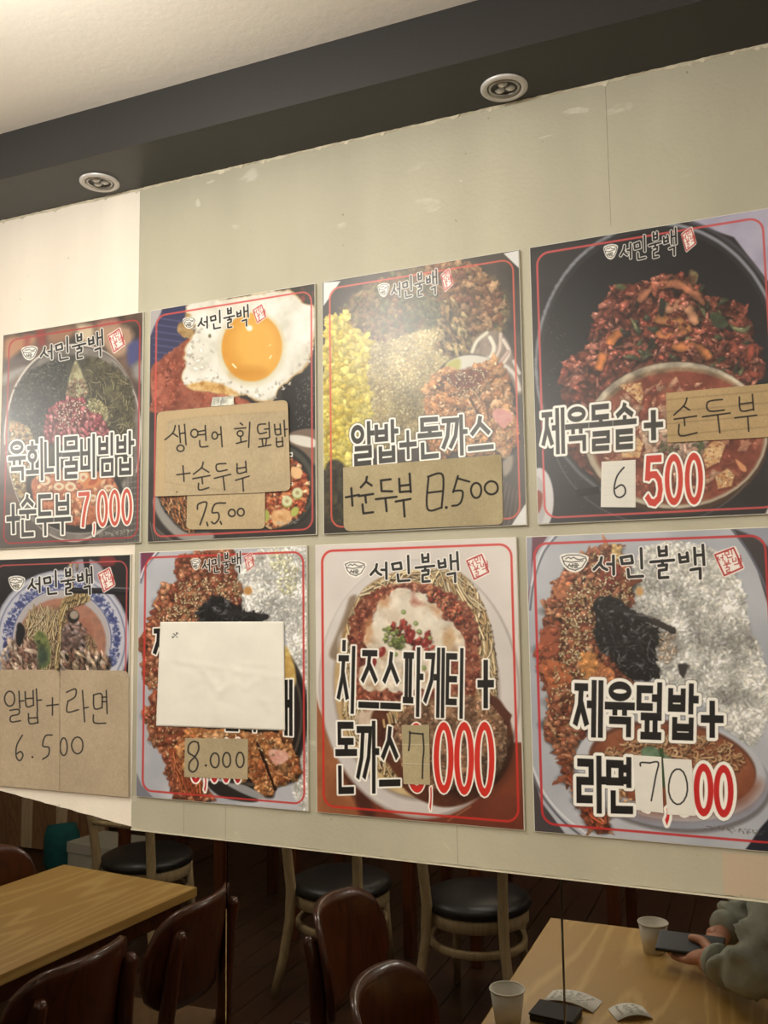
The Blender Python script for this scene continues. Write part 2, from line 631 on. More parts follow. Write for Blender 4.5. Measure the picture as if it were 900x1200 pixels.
def border(cv, rect, inset=0.03, w=2.2, col=(205, 62, 56), rad=0.055, sat=.84):
    """the thin red rounded frame; rect = x0,z0,x1,z1 of the board on the wall"""
    x0, z0, x1, z1 = rect
    g = cv.img.mean(axis=2, keepdims=True)
    cv.img = g + (cv.img - g) * sat
    for _ in range(2):         # the pictures are slightly soft photographs
        g = np.pad(cv.img, ((1, 1), (1, 1), (0, 0)), mode='edge')
        cv.img = (g[:-2, 1:-1] + g[2:, 1:-1] + g[1:-1, :-2] + g[1:-1, 2:] + 2 * g[1:-1, 1:-1]) / 6
    W = x1 - x0
    i = inset * W
    r = rad * W
    P = []
    for cx, cz, a0 in ((x1 - i - r, z1 - i - r, 0), (x0 + i + r, z1 - i - r, 90), (x0 + i + r, z0 + i + r, 180), (x1 - i - r, z0 + i + r, 270)):
        for k in range(7):
            a = math.radians(a0 + k * 15)
            P.append(to_photo(cx + r * math.cos(a), cz + r * math.sin(a)))
    P.append(P[0])
    cv.line(P, w, col, soft=.5, op=.92)
# ================================================================== THE EIGHT MENU PICTURES
ROW1 = (1.691, 2.126)
ROW2 = (1.238, 1.674)
RECTS = {
    1: (-0.172, ROW1[0], 0.175, ROW1[1]), 2: (0.191, ROW1[0], 0.537, ROW1[1]),
    3: (0.550, ROW1[0], 0.896, ROW1[1]), 4: (0.912, ROW1[0], 1.258, ROW1[1]),
    5: (-0.190, ROW2[0] - .003, 0.154, ROW2[1] - .003), 6: (0.173, ROW2[0], 0.519, ROW2[1]),
    7: (0.534, ROW2[0], 0.879, ROW2[1]), 8: (0.893, ROW2[0], 1.239, ROW2[1]),
}
BOARD_T = 0.006


def canvas(i, base, seed):
    x0, z0, x1, z1 = RECTS[i]
    return Canvas(x0, z0, x1, z1, base=base, seed=seed, y=-BOARD_T)


def tiny_note(cv, P0, P1, n, col=(170, 165, 155)):
    R = cv.rnd
    for k in range(n):
        t = k / n
        x, y = P0[0] + (P1[0] - P0[0]) * t, P0[1] + (P1[1] - P0[1]) * t
        for _ in range(3):
            a, b = R.uniform(-1.6, 1.6), R.uniform(-2.4, 2.4)
            cv.line([(x + a, y + b), (x + a + R.choice([0, 2.2]), y + b + R.choice([0, 0, 2.4]) + .3)], .7, col, op=.8)


def poster1():
    c = canvas(1, (92, 72, 62), 11)
    A = lambda *p: Z(0, 365, 5.143, p)
    B = lambda *p: Z(0, 500, 5.143, p)
    c.img[:] = ramp(c.noise(22), [(58, 50, 48), (98, 76, 64), (120, 90, 74)])
    for P, col in ((A((30, 170), (120, 150), (210, 150), (200, 200), (110, 250), (40, 300)), (190, 128, 88)),
                   (A((225, 110), (265, 110), (270, 190), (235, 210)), (150, 50, 44)),
                   (A((150, 150), (175, 145), (180, 200), (150, 220)), (160, 70, 55)),
                   (A((290, 130), (420, 95), (440, 140), (330, 190)), (158, 112, 84)),
                   (A((470, 80), (560, 90), (540, 190), (470, 150)), (205, 184, 150)),
                   (A((590, 60), (700, 40), (720, 100), (600, 100)), (170, 110, 96)),
                   (A((600, 90), (780, 100), (790, 220), (700, 270), (600, 170)), (178, 140, 112)),
                   (A((770, 210), (840, 170), (840, 290), (780, 330)), (70, 74, 130)),
                   (A((800, 330), (865, 300), (865, 420), (810, 400)), (140, 138, 134)),
                   (A((20, 380), (130, 330), (160, 350), (20, 440)), (150, 145, 140)),
                   (A((20, 300), (200, 260), (170, 300), (20, 360)), (96, 80, 76))):
        c.poly(P, col, soft=3.5, wob=1)
    bowl = Z(0, 0, 1, [(6, 520), (12, 470), (28, 436), (52, 414), (86, 404), (122, 412), (146, 436), (162, 474),
                       (164, 520), (156, 570), (132, 612), (90, 634), (50, 622), (22, 585)])
    c.poly(bowl, [(96, 88, 84), (140, 132, 124)], soft=1, cell=14)
    c.line(spline(bowl), 2.4, (205, 196, 186), soft=.8)
    c.line([(x + 1.5, y + 2) for x, y in spline(bowl)], 1.2, (70, 62, 58), soft=.8)
    inn = Z(0, 0, 1, [(12, 520), (18, 476), (34, 444), (56, 424), (86, 416), (118, 422), (140, 444), (155, 478), (156, 520), (148, 560), (90, 600), (24, 560)])
    c.poly(inn, [(50, 48, 44), (72, 70, 58), (96, 92, 66)], soft=2, cell=12)
    left = A((70, 560), (120, 420), (240, 330), (390, 300), (400, 500), (300, 620), (260, 740), (90, 700))
    c.poly(left, [(34, 36, 38), (52, 54, 52), (78, 76, 66)], soft=2, wob=2, cell=5)
    c.scatter(left, 360, (1, 2.6), (.6, 1.3), [(36, 38, 42), (60, 62, 60), (84, 84, 76), (46, 46, 44), (104, 100, 86)], shadow=.3, spec=.1)
    right = A((520, 290), (640, 300), (780, 420), (810, 560), (800, 720), (660, 730), (560, 560), (500, 420))
    c.poly(right, [(54, 50, 40), (84, 78, 56), (112, 104, 70)], soft=2, wob=2, cell=6)
    c.noodles(right, 130, (8, 18), (.8, 1.8), [(120, 112, 78), (92, 86, 60), (146, 138, 100), (70, 66, 50)], ang=1.2, spread=.7, bend=1.6)
    c.poly(A((450, 300), (475, 330), (520, 440), (525, 500), (440, 520), (400, 500), (420, 400)), [(150, 148, 104), (182, 178, 134), (120, 112, 76)], soft=1.2, wob=1.2, cell=5)
    c.scatter(A((430, 410), (510, 420), (520, 510), (400, 510)), 60, (1, 2), (.6, 1.1), [(170, 120, 96), (196, 184, 150), (140, 110, 80)], shadow=.3)
    c.poly(A((540, 530), (600, 540), (650, 600), (640, 660), (590, 640), (530, 580)), [(176, 166, 110), (208, 198, 150)], soft=1, wob=1.4, cell=4)
    c.scatter(A((540, 530), (600, 540), (650, 600), (640, 660), (590, 640), (530, 580)), 60, (1, 2.2), (.7, 1.3), [(206, 198, 146), (180, 170, 108), (150, 138, 84)], shadow=.3)
    lb = Z(0, 0, 1, [(12, 500), (28, 498), (38, 515), (34, 560), (30, 588), (16, 565)])
    c.poly(lb, [(170, 132, 84), (200, 176, 120), (150, 110, 74)], soft=1.5, wob=2, cell=5)
    c.scatter(lb, 90, (1.2, 3), (.8, 1.6), [(204, 184, 130), (184, 128, 78), (212, 200, 160), (120, 90, 60)])
    meat = A((288, 640), (320, 575), (380, 535), (440, 520), (505, 535), (530, 600), (600, 630), (645, 700), (640, 790), (290, 790))
    c.poly(meat, [(120, 40, 52), (160, 62, 74), (184, 84, 92)], soft=1, wob=1.5, cell=5)
    c.scatter(meat, 190, (2, 5), (1.4, 2.6), [(160, 66, 76), (182, 92, 100), (136, 48, 58), (200, 122, 122)], ang=1.2, shadow=.4, spec=.35)
    c.scatter(A((340, 580), (400, 540), (500, 540), (520, 600), (440, 690), (340, 700)), 70, (.9, 1.4), (.5, .8), [(240, 214, 190), (225, 190, 160)], shadow=.25, spec=.2)
    pot = Z(0, 0, 1, [(32, 560), (60, 545), (90, 545), (130, 552), (146, 580), (142, 606), (112, 622), (74, 622), (40, 604)])
    c.poly(pot, (44, 38, 36), soft=1.2)
    soup = Z(0, 0, 1, [(37, 564), (62, 552), (90, 550), (126, 556), (141, 580), (136, 600), (108, 614), (76, 614), (46, 598)])
    c.poly(soup, [(170, 86, 54), (204, 120, 80), (220, 150, 104)], soft=1, cell=7)
    c.scatter(soup, 150, (1.6, 5), (1.2, 3), [(218, 142, 98), (196, 104, 68), (228, 174, 130), (172, 84, 54)], shadow=.18, spec=.2, dens=.8)
    c.poly(B((460, 230), (520, 250), (530, 320), (470, 330)), [(226, 150, 86), (240, 180, 110)], soft=1)
    for x, y, rx, ry in ((270, 325, 34, 28), (355, 360, 32, 24), (425, 362, 34, 28), (503, 305, 26, 26), (655, 370, 30, 20), (560, 430, 24, 22)):
        (p,) = B((x, y))
        c.ell(p[0], p[1], rx / 5.143, ry / 5.143, (224, 206, 170), soft=.8)
        c.ell(p[0], p[1] + .3, rx / 11, ry / 12, (200, 122, 84), soft=.8)
    p = B((560, 330))[0]
    c.ell(p[0], p[1], 12, 7, (216, 128, 70), rot=-.5)
    c.ell(p[0], p[1] + .6, 6, 3, (190, 86, 50), rot=-.5)
    mat = Z(0, 0, 1, [(155, 560), (170, 540), (170, 640), (96, 642), (120, 622), (144, 606)])
    c.poly(mat, (92, 86, 82), sp=False, soft=1)
    for k in range(13):
        y = 552 + k * 7
        c.line([(146, y), (170, y - 3)], 1.6, (142, 136, 128), op=.6)
    for k in range(6):
        c.line([(148 + k * 4, 556), (148 + k * 4, 642)], 1.0, (60, 56, 54), op=.5)
    c.poly(Z(0, 0, 1, [(0, 590), (20, 596), (60, 632), (90, 650), (0, 650)]), (96, 86, 82), soft=3)
    c.line(spline(Z(0, 0, 1, [(56, 616), (76, 624), (104, 625), (130, 616)]), False), 1.2, (150, 146, 140))
    border(c, RECTS[1], .032, 1.7, (176, 58, 60))
    logo(c, A((130, 180), (755, 88), (755, 252), (130, 330)))
    c.text('육회나물비빔밥', B((46, 92), (808, 30), (808, 285), (50, 330)), (66, 64, 62), 2.0, bw=(.075, .052), dark_edge=.5)
    c.text('+', B((32, 400), (122, 396), (126, 645), (38, 655)), (66, 64, 62), 1.7, bw=(.11, .06), dark_edge=.5)
    c.text('순두부', B((112, 408), (428, 392), (430, 640), (116, 660)), (66, 64, 62), 1.9, bw=(.075, .052), dark_edge=.5)
    c.text('7,000', B((466, 395), (800, 368), (802, 590), (468, 618)), (204, 84, 66), 1.7, bw=(.11, .055), dark_edge=.4, widths=[1.1, .45, 1, 1, 1])
    tiny_note(c, B((590, 645))[0], B((800, 625))[0], 16)
    return c


def poster2():
    c = canvas(2, (60, 52, 50), 12)
    A = lambda *p: Z(170, 330, 4.286, p)
    B = lambda *p: Z(170, 460, 4.286, p)
    c.img[:] = ramp(c.noise(20), [(44, 40, 40), (64, 58, 56)])
    c.poly(Z(0, 0, 1, [(176, 366), (224, 356), (224, 400), (214, 412), (176, 436)]), (54, 56, 96), sp=False, soft=1)
    for k in range(9):
        c.line(Z(0, 0, 1, [(180, 372 + k * 8), (222, 362 + k * 8 + 16)]), 1.8, (92, 94, 136), op=.6)
    c.poly(Z(0, 0, 1, [(176, 362), (190, 361), (180, 384), (176, 392)]), (176, 172, 172), soft=1)
    c.poly(A((210, 140), (240, 150), (246, 270), (220, 285), (165, 260), (170, 215), (195, 190)), [(150, 112, 62), (196, 162, 108)], soft=1, wob=1.2, cell=5)
    ham = A((30, 440), (80, 390), (160, 330), (240, 285), (300, 420), (420, 560), (520, 600), (520, 660), (60, 660), (34, 600))
    c.poly(ham, [(128, 56, 38), (166, 84, 60), (184, 104, 80)], soft=1, cell=11)
    c.scatter(ham, 260, (.8, 2.0), (.6, 1.6), [(156, 78, 58), (180, 100, 78), (166, 88, 66)], shadow=.0, spec=.03, shade=.1, wob=.08)
    c.shade_noise(ham, 9, .25)
    c.scatter(A((60, 430), (160, 420), (160, 520), (60, 520)), 6, (1.5, 3), (.8, 1.3), [(116, 50, 36)], shadow=.0, spec=0)
    c.poly(Z(0, 0, 1, [(330, 450), (368, 404), (372, 404), (372, 512), (330, 512)]), (36, 33, 32), soft=1.5, sp=False)
    c.scatter(Z(0, 0, 1, [(345, 460), (366, 440), (366, 495), (350, 500)]), 70, (.5, 1.1), (.3, .5), [(150, 146, 136), (100, 96, 90)], shadow=0, spec=0)
    c.poly(Z(0, 0, 1, [(340, 333), (372, 330), (372, 362), (362, 360), (350, 350), (340, 342)]), [(54, 34, 26), (40, 44, 28), (150, 44, 40)], soft=1, cell=6)
    egg = A((215, 110), (470, 75), (700, 45), (760, 65), (800, 110), (850, 120), (852, 270), (830, 380), (790, 450), (730, 500),
            (680, 540), (650, 590), (600, 604), (540, 590), (500, 575), (430, 580), (360, 562), (260, 548), (205, 525), (180, 490),
            (200, 430), (195, 370), (215, 300), (245, 240), (225, 170))
    c.poly(egg, (188, 150, 90), soft=1, wob=2, wcell=9)
    eg2 = [(x + (285 - x) * .02, y + (420 - y) * .025 - .8) for x, y in egg]
    c.poly(eg2, [(206, 202, 186), (224, 221, 208), (236, 234, 226)], soft=1.4, wob=1.8, wcell=9, cell=16)
    rim = A((200, 330), (260, 330), (330, 420), (420, 500), (560, 540), (700, 480), (780, 400), (830, 300), (840, 390), (780, 460), (660, 580), (600, 600), (540, 580), (360, 550), (215, 520), (185, 480))
    c.scatter(rim, 60, (.8, 2.4), (.6, 1.6), [(198, 192, 176), (240, 238, 232), (190, 183, 168)], shadow=.06, spec=.1, shade=.12)
    c.scatter(A((240, 240), (330, 230), (320, 420), (220, 420)), 18, (.8, 2.8), (.6, 1.8), [(196, 190, 176), (236, 234, 226)], shadow=.06, spec=.08, shade=.12)
    c.poly(A((210, 515), (280, 500), (380, 515), (470, 560), (440, 575), (330, 550), (230, 540)), [(176, 120, 50), (214, 166, 90), (226, 190, 130)], soft=1.6, wob=1.5, cell=5)
    c.ell(*A((325, 272))[0], 1.6, 2, (110, 104, 70))
    c.ell(*A((536, 336))[0], 38, 43, (206, 196, 150), soft=5, op=.8)
    yc = A((536, 330))[0]
    c.ell(yc[0], yc[1], 35.5, 40, [(222, 150, 44), (232, 166, 56)], soft=1, cell=25, rot=.05)
    c.ell(yc[0] + 4, yc[1] - 4, 27, 30, (238, 178, 70), soft=9, op=.8)
    c.ell(yc[0] - 4, yc[1] + 30, 22, 7, (206, 132, 34), soft=5, op=.55)
    c.ell(*A((524, 234))[0], 3.4, 3.2, (255, 252, 232), soft=1.4)
    c.line(A((440, 415), (456, 432)), 1.8, (255, 240, 200))
    c.line(A((634, 372), (626, 386)), 1.5, (255, 232, 180))
    c.line(A((632, 316), (622, 322)), 1.0, (250, 220, 150))
    # lower half: cutlet, stew pot, dish
    c.poly(Z(0, 0, 1, [(176, 570), (186, 580), (206, 615), (250, 634), (176, 636)]), (52, 46, 44), soft=1)
    c.poly(B((60, 520), (100, 600), (200, 700), (330, 705), (330, 740), (190, 740), (90, 660), (40, 560)), (150, 146, 140), soft=1.5)
    c.poly(B((80, 520), (240, 520), (250, 690), (200, 690), (130, 620)), [(150, 82, 40), (190, 118, 64), (206, 146, 92)], soft=1, cell=4)
    c.scatter(B((80, 520), (240, 520), (250, 690), (200, 690), (130, 620)), 130, (1.5, 4), (.5, 1), [(206, 140, 84), (168, 92, 46), (224, 172, 118)], ang=1.1)
    for k in range(9):
        c.line(Z(0, 0, 1, [(176 + k * 2.5, 612 + k * 2.2), (180 + k * 3, 634)]), .9, (150, 140, 128), op=.7)
    c.poly(Z(0, 0, 1, [(338, 508), (372, 505), (372, 545), (338, 528)]), (120, 100, 84), soft=1)
    c.poly(B((722, 215), (800, 218), (858, 240), (850, 275), (790, 270), (730, 245)), (216, 212, 200), soft=1)
    c.ell(*B((660, 470))[0], 50, 52, (42, 42, 40), soft=1)
    c.ell(*B((655, 470))[0], 46.5, 49, (74, 74, 66), soft=1)
    c.ell(*B((650, 478))[0], 43, 45, (46, 42, 40), soft=1)
    st = B((600, 380), (720, 330), (790, 390), (822, 470), (800, 580), (740, 640), (640, 680), (560, 600))
    c.poly(st, [(176, 70, 34), (210, 112, 60), (228, 160, 104)], soft=1, cell=6)
    c.scatter(st, 150, (1.6, 4.5), (1.2, 3), [(222, 126, 76), (190, 80, 44), (232, 186, 136), (164, 60, 36)], spec=.35)
    c.poly(B((735, 375), (785, 385), (780, 430), (740, 425)), (240, 190, 130), soft=.8)
    for x, y in ((765, 503), (713, 545)):
        p = B((x, y))[0]
        c.ell(p[0], p[1] + 1.5, 6.4, 6.4, (150, 160, 70))
        c.ell(p[0], p[1], 6, 6, (214, 216, 168))
        c.ell(p[0], p[1], 2.2, 2.2, (176, 160, 104))
    c.ell(*B((752, 598))[0], 4.5, 6, (178, 188, 84), rot=.5)
    c.ell(*B((608, 620))[0], 4, 7, (170, 180, 80))
    c.poly(B((640, 600), (720, 590), (730, 650), (650, 665)), [(206, 140, 80), (236, 190, 130)], soft=1, cell=5)
    tiny_note(c, B((660, 655))[0], B((780, 640))[0], 8)
    border(c, RECTS[2], .03, 2.0, (205, 84, 78))
    logo(c, A((190, 157), (610, 105), (610, 212), (190, 262)))
    for P in (B((722, 300), (742, 300), (742, 324), (722, 324)), B((722, 396), (732, 396), (732, 450), (742, 450), (742, 466), (722, 466))):
        c.poly(P, (246, 244, 236), sp=False, soft=.4)
    c.poly(B((722, 307), (736, 307), (736, 316), (722, 316)), (30, 28, 26), sp=False, soft=.4)
    c.poly(B((722, 454), (737, 454), (737, 461), (722, 461)), (30, 28, 26), sp=False, soft=.4)
    return c


def cutlet(c, P, n, cols, sz=(1.2, 3.4)):
    c.poly(P, cols, soft=1, wob=2.2, wcell=6, cell=7)
    c.scatter(P, n // 6, (5, 11), (4, 7), cols, shadow=.45, spec=.12, shade=.5, wob=.2)
    c.scatter(P, n, sz, (.7, 1.9), cols, shadow=.22, spec=.25, shade=.3, dens=.7)


def poster3():
    c = canvas(3, (66, 58, 52), 13)
    A = lambda *p: Z(370, 290, 3.6, p)
    B = lambda *p: Z(370, 450, 3.6, p)
    c.img[:] = ramp(c.noise(25), [(56, 50, 46), (78, 68, 60)])
    back = A((110, 260), (180, 190), (330, 110), (520, 60), (700, 100), (800, 200), (800, 330), (700, 420), (600, 460), (300, 480), (140, 360))
    c.poly(back, [(84, 66, 44), (128, 104, 68), (150, 128, 84), (116, 100, 66)], soft=4, wob=3, cell=16)
    c.scatter(back, 420, (2, 5.5), (1.5, 3.6), [(122, 102, 68), (146, 122, 82), (108, 88, 58), (132, 94, 66), (104, 104, 66)], shadow=.22, spec=.08, shade=.25)
    c.scatter(A((360, 200), (500, 180), (520, 330), (400, 350)), 60, (2, 6), (1.2, 2.6), [(98, 100, 64), (112, 114, 76), (88, 88, 56)], shadow=.15, spec=.05)
    c.scatter(A((450, 90), (640, 70), (780, 200), (780, 300), (640, 360), (560, 240)), 150, (3, 8), (2, 4.6), [(150, 106, 70), (168, 122, 82), (128, 88, 58), (178, 138, 98), (138, 86, 62)], shadow=.35, spec=.12)
    c.scatter(A((540, 240), (620, 260), (640, 440), (520, 430)), 50, (3, 8), (1.6, 3.4), [(160, 130, 84), (184, 160, 106), (130, 98, 60)], ang=1.2)
    rice = A((200, 440), (280, 400), (420, 360), (510, 350), (500, 430), (560, 470), (500, 560), (470, 660), (420, 830), (230, 840), (190, 700))
    c.poly(rice, [(160, 136, 82), (190, 168, 108), (208, 190, 132)], soft=4, wob=3, cell=12)
    c.scatter(rice, 900, (1.2, 2.2), (1.0, 1.7), [(206, 188, 128), (192, 172, 112), (216, 200, 146), (182, 158, 100)], shadow=.10, spec=.10, shade=.2, wob=.1)
    c.shade_noise(rice, 18, .3)
    c.shade_poly(A((230, 600), (470, 580), (440, 840), (240, 840)), .86, soft=14)
    yel = Z(0, 0, 1, [(382, 388), (398, 372), (406, 362), (412, 385), (432, 396), (430, 440), (434, 480), (424, 520), (428, 548), (380, 546)])
    c.poly(yel, [(176, 142, 34), (206, 178, 52), (222, 200, 78)], soft=1.6, wob=2, cell=8)
    c.scatter(yel, 300, (2.5, 7), (2, 4.6), [(214, 194, 72), (222, 204, 88), (204, 178, 58), (228, 212, 104)], shadow=.12, spec=.08, shade=.22, wob=.14)
    c.poly(Z(0, 0, 1, [(382, 545), (405, 548), (402, 610), (382, 616)]), [(40, 38, 32), (84, 76, 52)], soft=2, cell=5)
    # onion, egg white, cutlet
    c.poly(A((650, 450), (680, 380), (730, 350), (800, 380), (860, 540), (860, 620), (720, 560)), [(120, 104, 92), (170, 150, 134)], soft=2, cell=8)
    for P, w, col in ((A((660, 440), (680, 395), (722, 360)), 5, (206, 200, 178)), (A((735, 380), (752, 420), (740, 460), (720, 470)), 6, (214, 208, 190)),
                      (A((780, 365), (775, 430), (750, 480)), 5, (196, 176, 160)), (A((790, 390), (815, 440), (790, 490)), 5.5, (206, 190, 176)),
                      (A((810, 440), (780, 480), (760, 500)), 4.5, (188, 160, 148)), (A((800, 500), (840, 540), (858, 600)), 6, (196, 188, 178)),
                      (A((835, 480), (858, 530)), 5, (188, 182, 174))):
        c.line(P, w, col, sp=True, soft=.7, round_shade=.35)
    dish = A((470, 600), (500, 540), (560, 480), (640, 452), (720, 462), (790, 510), (840, 600), (850, 700), (760, 800), (500, 720))
    c.poly(dish, (40, 34, 30), soft=1)
    c.poly(A((548, 496), (600, 462), (660, 453), (730, 466), (772, 500), (760, 560), (560, 560)), (212, 208, 194), soft=1)
    c.poly(A((548, 496), (590, 470), (612, 480), (600, 530), (560, 530)), (184, 180, 84), soft=2)
    meat = Z(0, 0, 1, [(498, 468), (504, 446), (520, 430), (545, 436), (562, 428), (578, 424), (590, 440), (600, 462), (602, 484),
                       (608, 506), (598, 530), (575, 532), (530, 528), (508, 540), (500, 500)])
    c.poly([(x + 2, y + 3) for x, y in meat], (34, 24, 18), soft=2)
    cutlet(c, meat, 560, [(196, 128, 72), (218, 158, 100), (172, 104, 58), (230, 180, 128), (206, 142, 82)])
    c.poly(A((560, 540), (640, 510), (730, 520), (700, 570), (600, 600)), [(104, 48, 30), (140, 74, 46)], soft=2, wob=1.5, cell=5)
    c.scatter(A((560, 530), (640, 510), (730, 520), (710, 570), (640, 640), (570, 600)), 60, (1, 1.5), (.5, .8), [(240, 220, 180), (226, 200, 150)], shadow=.25)
    c.line(B((650, 60), (700, 150), (760, 290)), 2.5, (60, 30, 20), op=.8, wob=.8)
    c.line(B((715, 60), (730, 150)), 2.0, (80, 40, 26), op=.7)
    c.poly(B((745, 110), (800, 105), (830, 150), (790, 180), (755, 150)), [(206, 128, 120), (226, 160, 150)], soft=1, wob=2, cell=4)
    for k in range(7):
        c.line(Z(0, 0, 1, [(586 + k * 4, 560 + k * 3), (572 + k * 6, 614)]), 2.0, (112, 92, 80), op=.6)
    c.poly(B((790, 330), (830, 300), (825, 360), (795, 390)), (150, 138, 122), soft=2)
    for P in (Z(0, 0, 1, [(379, 331), (399, 329.5), (379, 359)]), Z(0, 0, 1, [(590, 297), (613, 292), (613, 319)]),
              Z(0, 0, 1, [(618, 587), (618, 619), (597, 619)])):
        c.poly(P, (224, 224, 222), sp=False, soft=.5)
    c.poly(B((40, 590), (600, 590), (700, 640), (40, 640)), (52, 46, 40), soft=2)
    border(c, RECTS[3], .035, 2.0, (214, 92, 74))
    logo(c, A((262, 130), (580, 82), (580, 188), (262, 232)))
    c.text('알밥+돈까스', B((146, 168), (748, 124), (752, 282), (150, 345)), (52, 50, 44), 2.2, bw=(.078, .062), dark_edge=.5, widths=[1, 1, .8, 1.05, 1.05, 1.1])
    return c


def stirfry(c, P, n, sz=(3, 8)):
    c.poly(P, [(70, 26, 18), (112, 50, 36), (140, 68, 50)], soft=1.2, wob=2.5, cell=7)
    c.scatter(P, n // 5, (7, 13), (4, 7), [(146, 68, 52), (166, 84, 66), (124, 52, 40), (178, 100, 80)], shadow=.6, spec=.3, shade=.5, wob=.2)
    c.scatter(P, n, sz, (1.6, 3.8), [(150, 70, 52), (172, 90, 68), (124, 50, 38), (190, 112, 90), (98, 40, 30), (160, 76, 56)], shadow=.5, spec=.45, shade=.45, wob=.16, dens=.75)


def poster4():
    c = canvas(4, (30, 28, 32), 14)
    A = lambda *p: Z(615, 290, 3.158, p)
    B = lambda *p: Z(615, 440, 3.158, p)
    D = lambda *p: Z(610, 240, 3.1034, p)
    c.img[:] = ramp(c.noise(40), [(34, 31, 34), (46, 42, 44)])
    c.poly(Z(0, 0, 1, [(720, 240), (960, 200), (960, 400), (900, 330), (860, 278), (800, 258), (722, 268)]), [(166, 162, 190), (188, 184, 208)], sp=False, soft=1, cell=30)
    c.poly(Z(0, 0, 1, [(622, 296), (720, 278), (726, 286), (690, 330), (650, 335), (622, 330)]), (48, 45, 48), soft=3)
    for cxx, cyy, rx, ry, cl in ((772, 428, 146, 168, (92, 94, 100)), (772, 428, 142, 164, (44, 43, 46)), (772, 430, 138, 160, (29, 28, 32))):
        c.ell(cxx, cyy, rx, ry, cl, soft=1.2)
    t = np.linspace(math.radians(150), math.radians(260), 26)
    c.line([(772 + 144 * math.cos(a), 428 + 166 * math.sin(a)) for a in t], 2.6, (136, 140, 150), soft=1.4, wob=.8)
    t = np.linspace(math.radians(265), math.radians(345), 26)
    c.line([(772 + 144 * math.cos(a), 428 + 166 * math.sin(a)) for a in t], 3, (150, 156, 172), soft=1.6)
    c.line([(772 + 151 * math.cos(a), 428 + 173 * math.sin(a)) for a in t], 3.5, (74, 74, 84), soft=1.6)
    c.scatter(Z(0, 0, 1, [(640, 380), (660, 380), (680, 470), (690, 600), (650, 520)]), 130, (.4, .8), (.3, .5), [(120, 122, 110), (84, 86, 80)], shadow=0, spec=0)
    mt = Z(0, 0, 1, [(659, 450), (668, 420), (690, 404), (696, 375), (712, 345), (726, 334), (756, 332), (778, 322), (806, 324), (822, 345),
                     (846, 350), (868, 356), (880, 378), (880, 400), (892, 415), (895, 440), (870, 455), (820, 440), (760, 450),
                     (712, 480), (690, 520), (700, 560), (660, 520)])
    stirfry(c, mt, 420)
    c.scatter(Z(0, 0, 1, [(740, 350), (800, 330), (870, 370), (880, 430), (780, 440), (700, 400)]), 40, (4, 9), (1.8, 3.2), [(58, 66, 48), (84, 92, 62), (44, 40, 34), (120, 124, 84)], shadow=.5)
    for P, w, col in ((A((425, 190), (480, 145), (560, 135), (620, 165), (655, 200)), 8, (196, 118, 82)),
                      (A((275, 440), (300, 370), (345, 320)), 9, (206, 118, 56)),
                      (A((560, 370), (630, 365), (680, 400)), 9, (204, 120, 64)),
                      (A((530, 230), (570, 210), (610, 230), (625, 270)), 10, (206, 142, 104)),
                      (A((500, 265), (560, 275), (600, 300)), 11, (208, 132, 74)),
                      (A((500, 320), (550, 330), (590, 310)), 8, (190, 112, 66)),
                      (A((840, 370), (830, 430), (850, 470)), 8, (150, 66, 48))):
        c.line([(x + 1, y + 2.5) for x, y in P], w + 2, (40, 16, 10), sp=True, op=.55, soft=1.2)
        c.line(P, w * 1.15, [k * .9 for k in col], sp=True, soft=1.0, round_shade=.35, wob=1.3)
        c.line(P, w * .5, [min(255, k * 1.12) for k in col], sp=True, soft=1.6, wob=1.2, op=.45)
        c.scatter([(P[1][0] - 9, P[1][1] - 7), (P[1][0] + 9, P[1][1] - 7), (P[1][0] + 9, P[1][1] + 7), (P[1][0] - 9, P[1][1] + 7)], 5, (2.5, 5), (1.4, 2.8), [(172, 90, 68), (190, 112, 90), (124, 50, 38)], shadow=.4, spec=.4)
    c.poly(A((685, 250), (720, 245), (752, 280), (730, 300), (700, 290)), (72, 84, 58), soft=1)
    c.poly(A((500, 190), (520, 200), (515, 250), (498, 250)), (50, 48, 40), soft=1)
    c.poly(A((350, 135), (375, 145), (360, 158), (335, 145)), (104, 116, 70), soft=1)
    c.poly(A((525, 95), (600, 130), (628, 150), (640, 100), (610, 80), (605, 130), (560, 115)), [(90, 44, 30), (130, 118, 80)], soft=1, wob=1, cell=5)
    # stew bowl in front
    c.ell(792, 513, 110, 90, (74, 50, 36), soft=1.5, rot=-.05)
    c.ell(792, 510, 108, 86, [(206, 196, 174), (180, 164, 140)], soft=1, cell=60, rot=-.05)
    c.ell(794, 511, 103, 81, (150, 118, 88), soft=1.6, rot=-.05)
    c.ell(795, 513, 100, 78, [(112, 48, 34), (146, 68, 48), (168, 92, 66)], soft=1.4, cell=16, rot=-.05)
    t = np.linspace(0, 6.28, 40)
    sp_ = [(795 + 92 * math.cos(a), 516 + 68 * math.sin(a)) for a in t[:-1]]
    c.scatter(sp_, 190, (3, 9), (2, 5), [(168, 92, 66), (150, 72, 52), (180, 116, 88), (134, 60, 44), (188, 138, 108)], shadow=.18, spec=.3, shade=.22, sp=False, wob=.18)
    c.shade_noise(mt, 14, .5)
    c.scatter(Z(0, 0, 1, [(760, 500), (810, 515), (820, 530), (760, 535)]), 40, (4, 9), (2.4, 5), [(206, 166, 136), (190, 142, 112), (214, 182, 154)], shadow=.25, shade=.25, spec=.15)
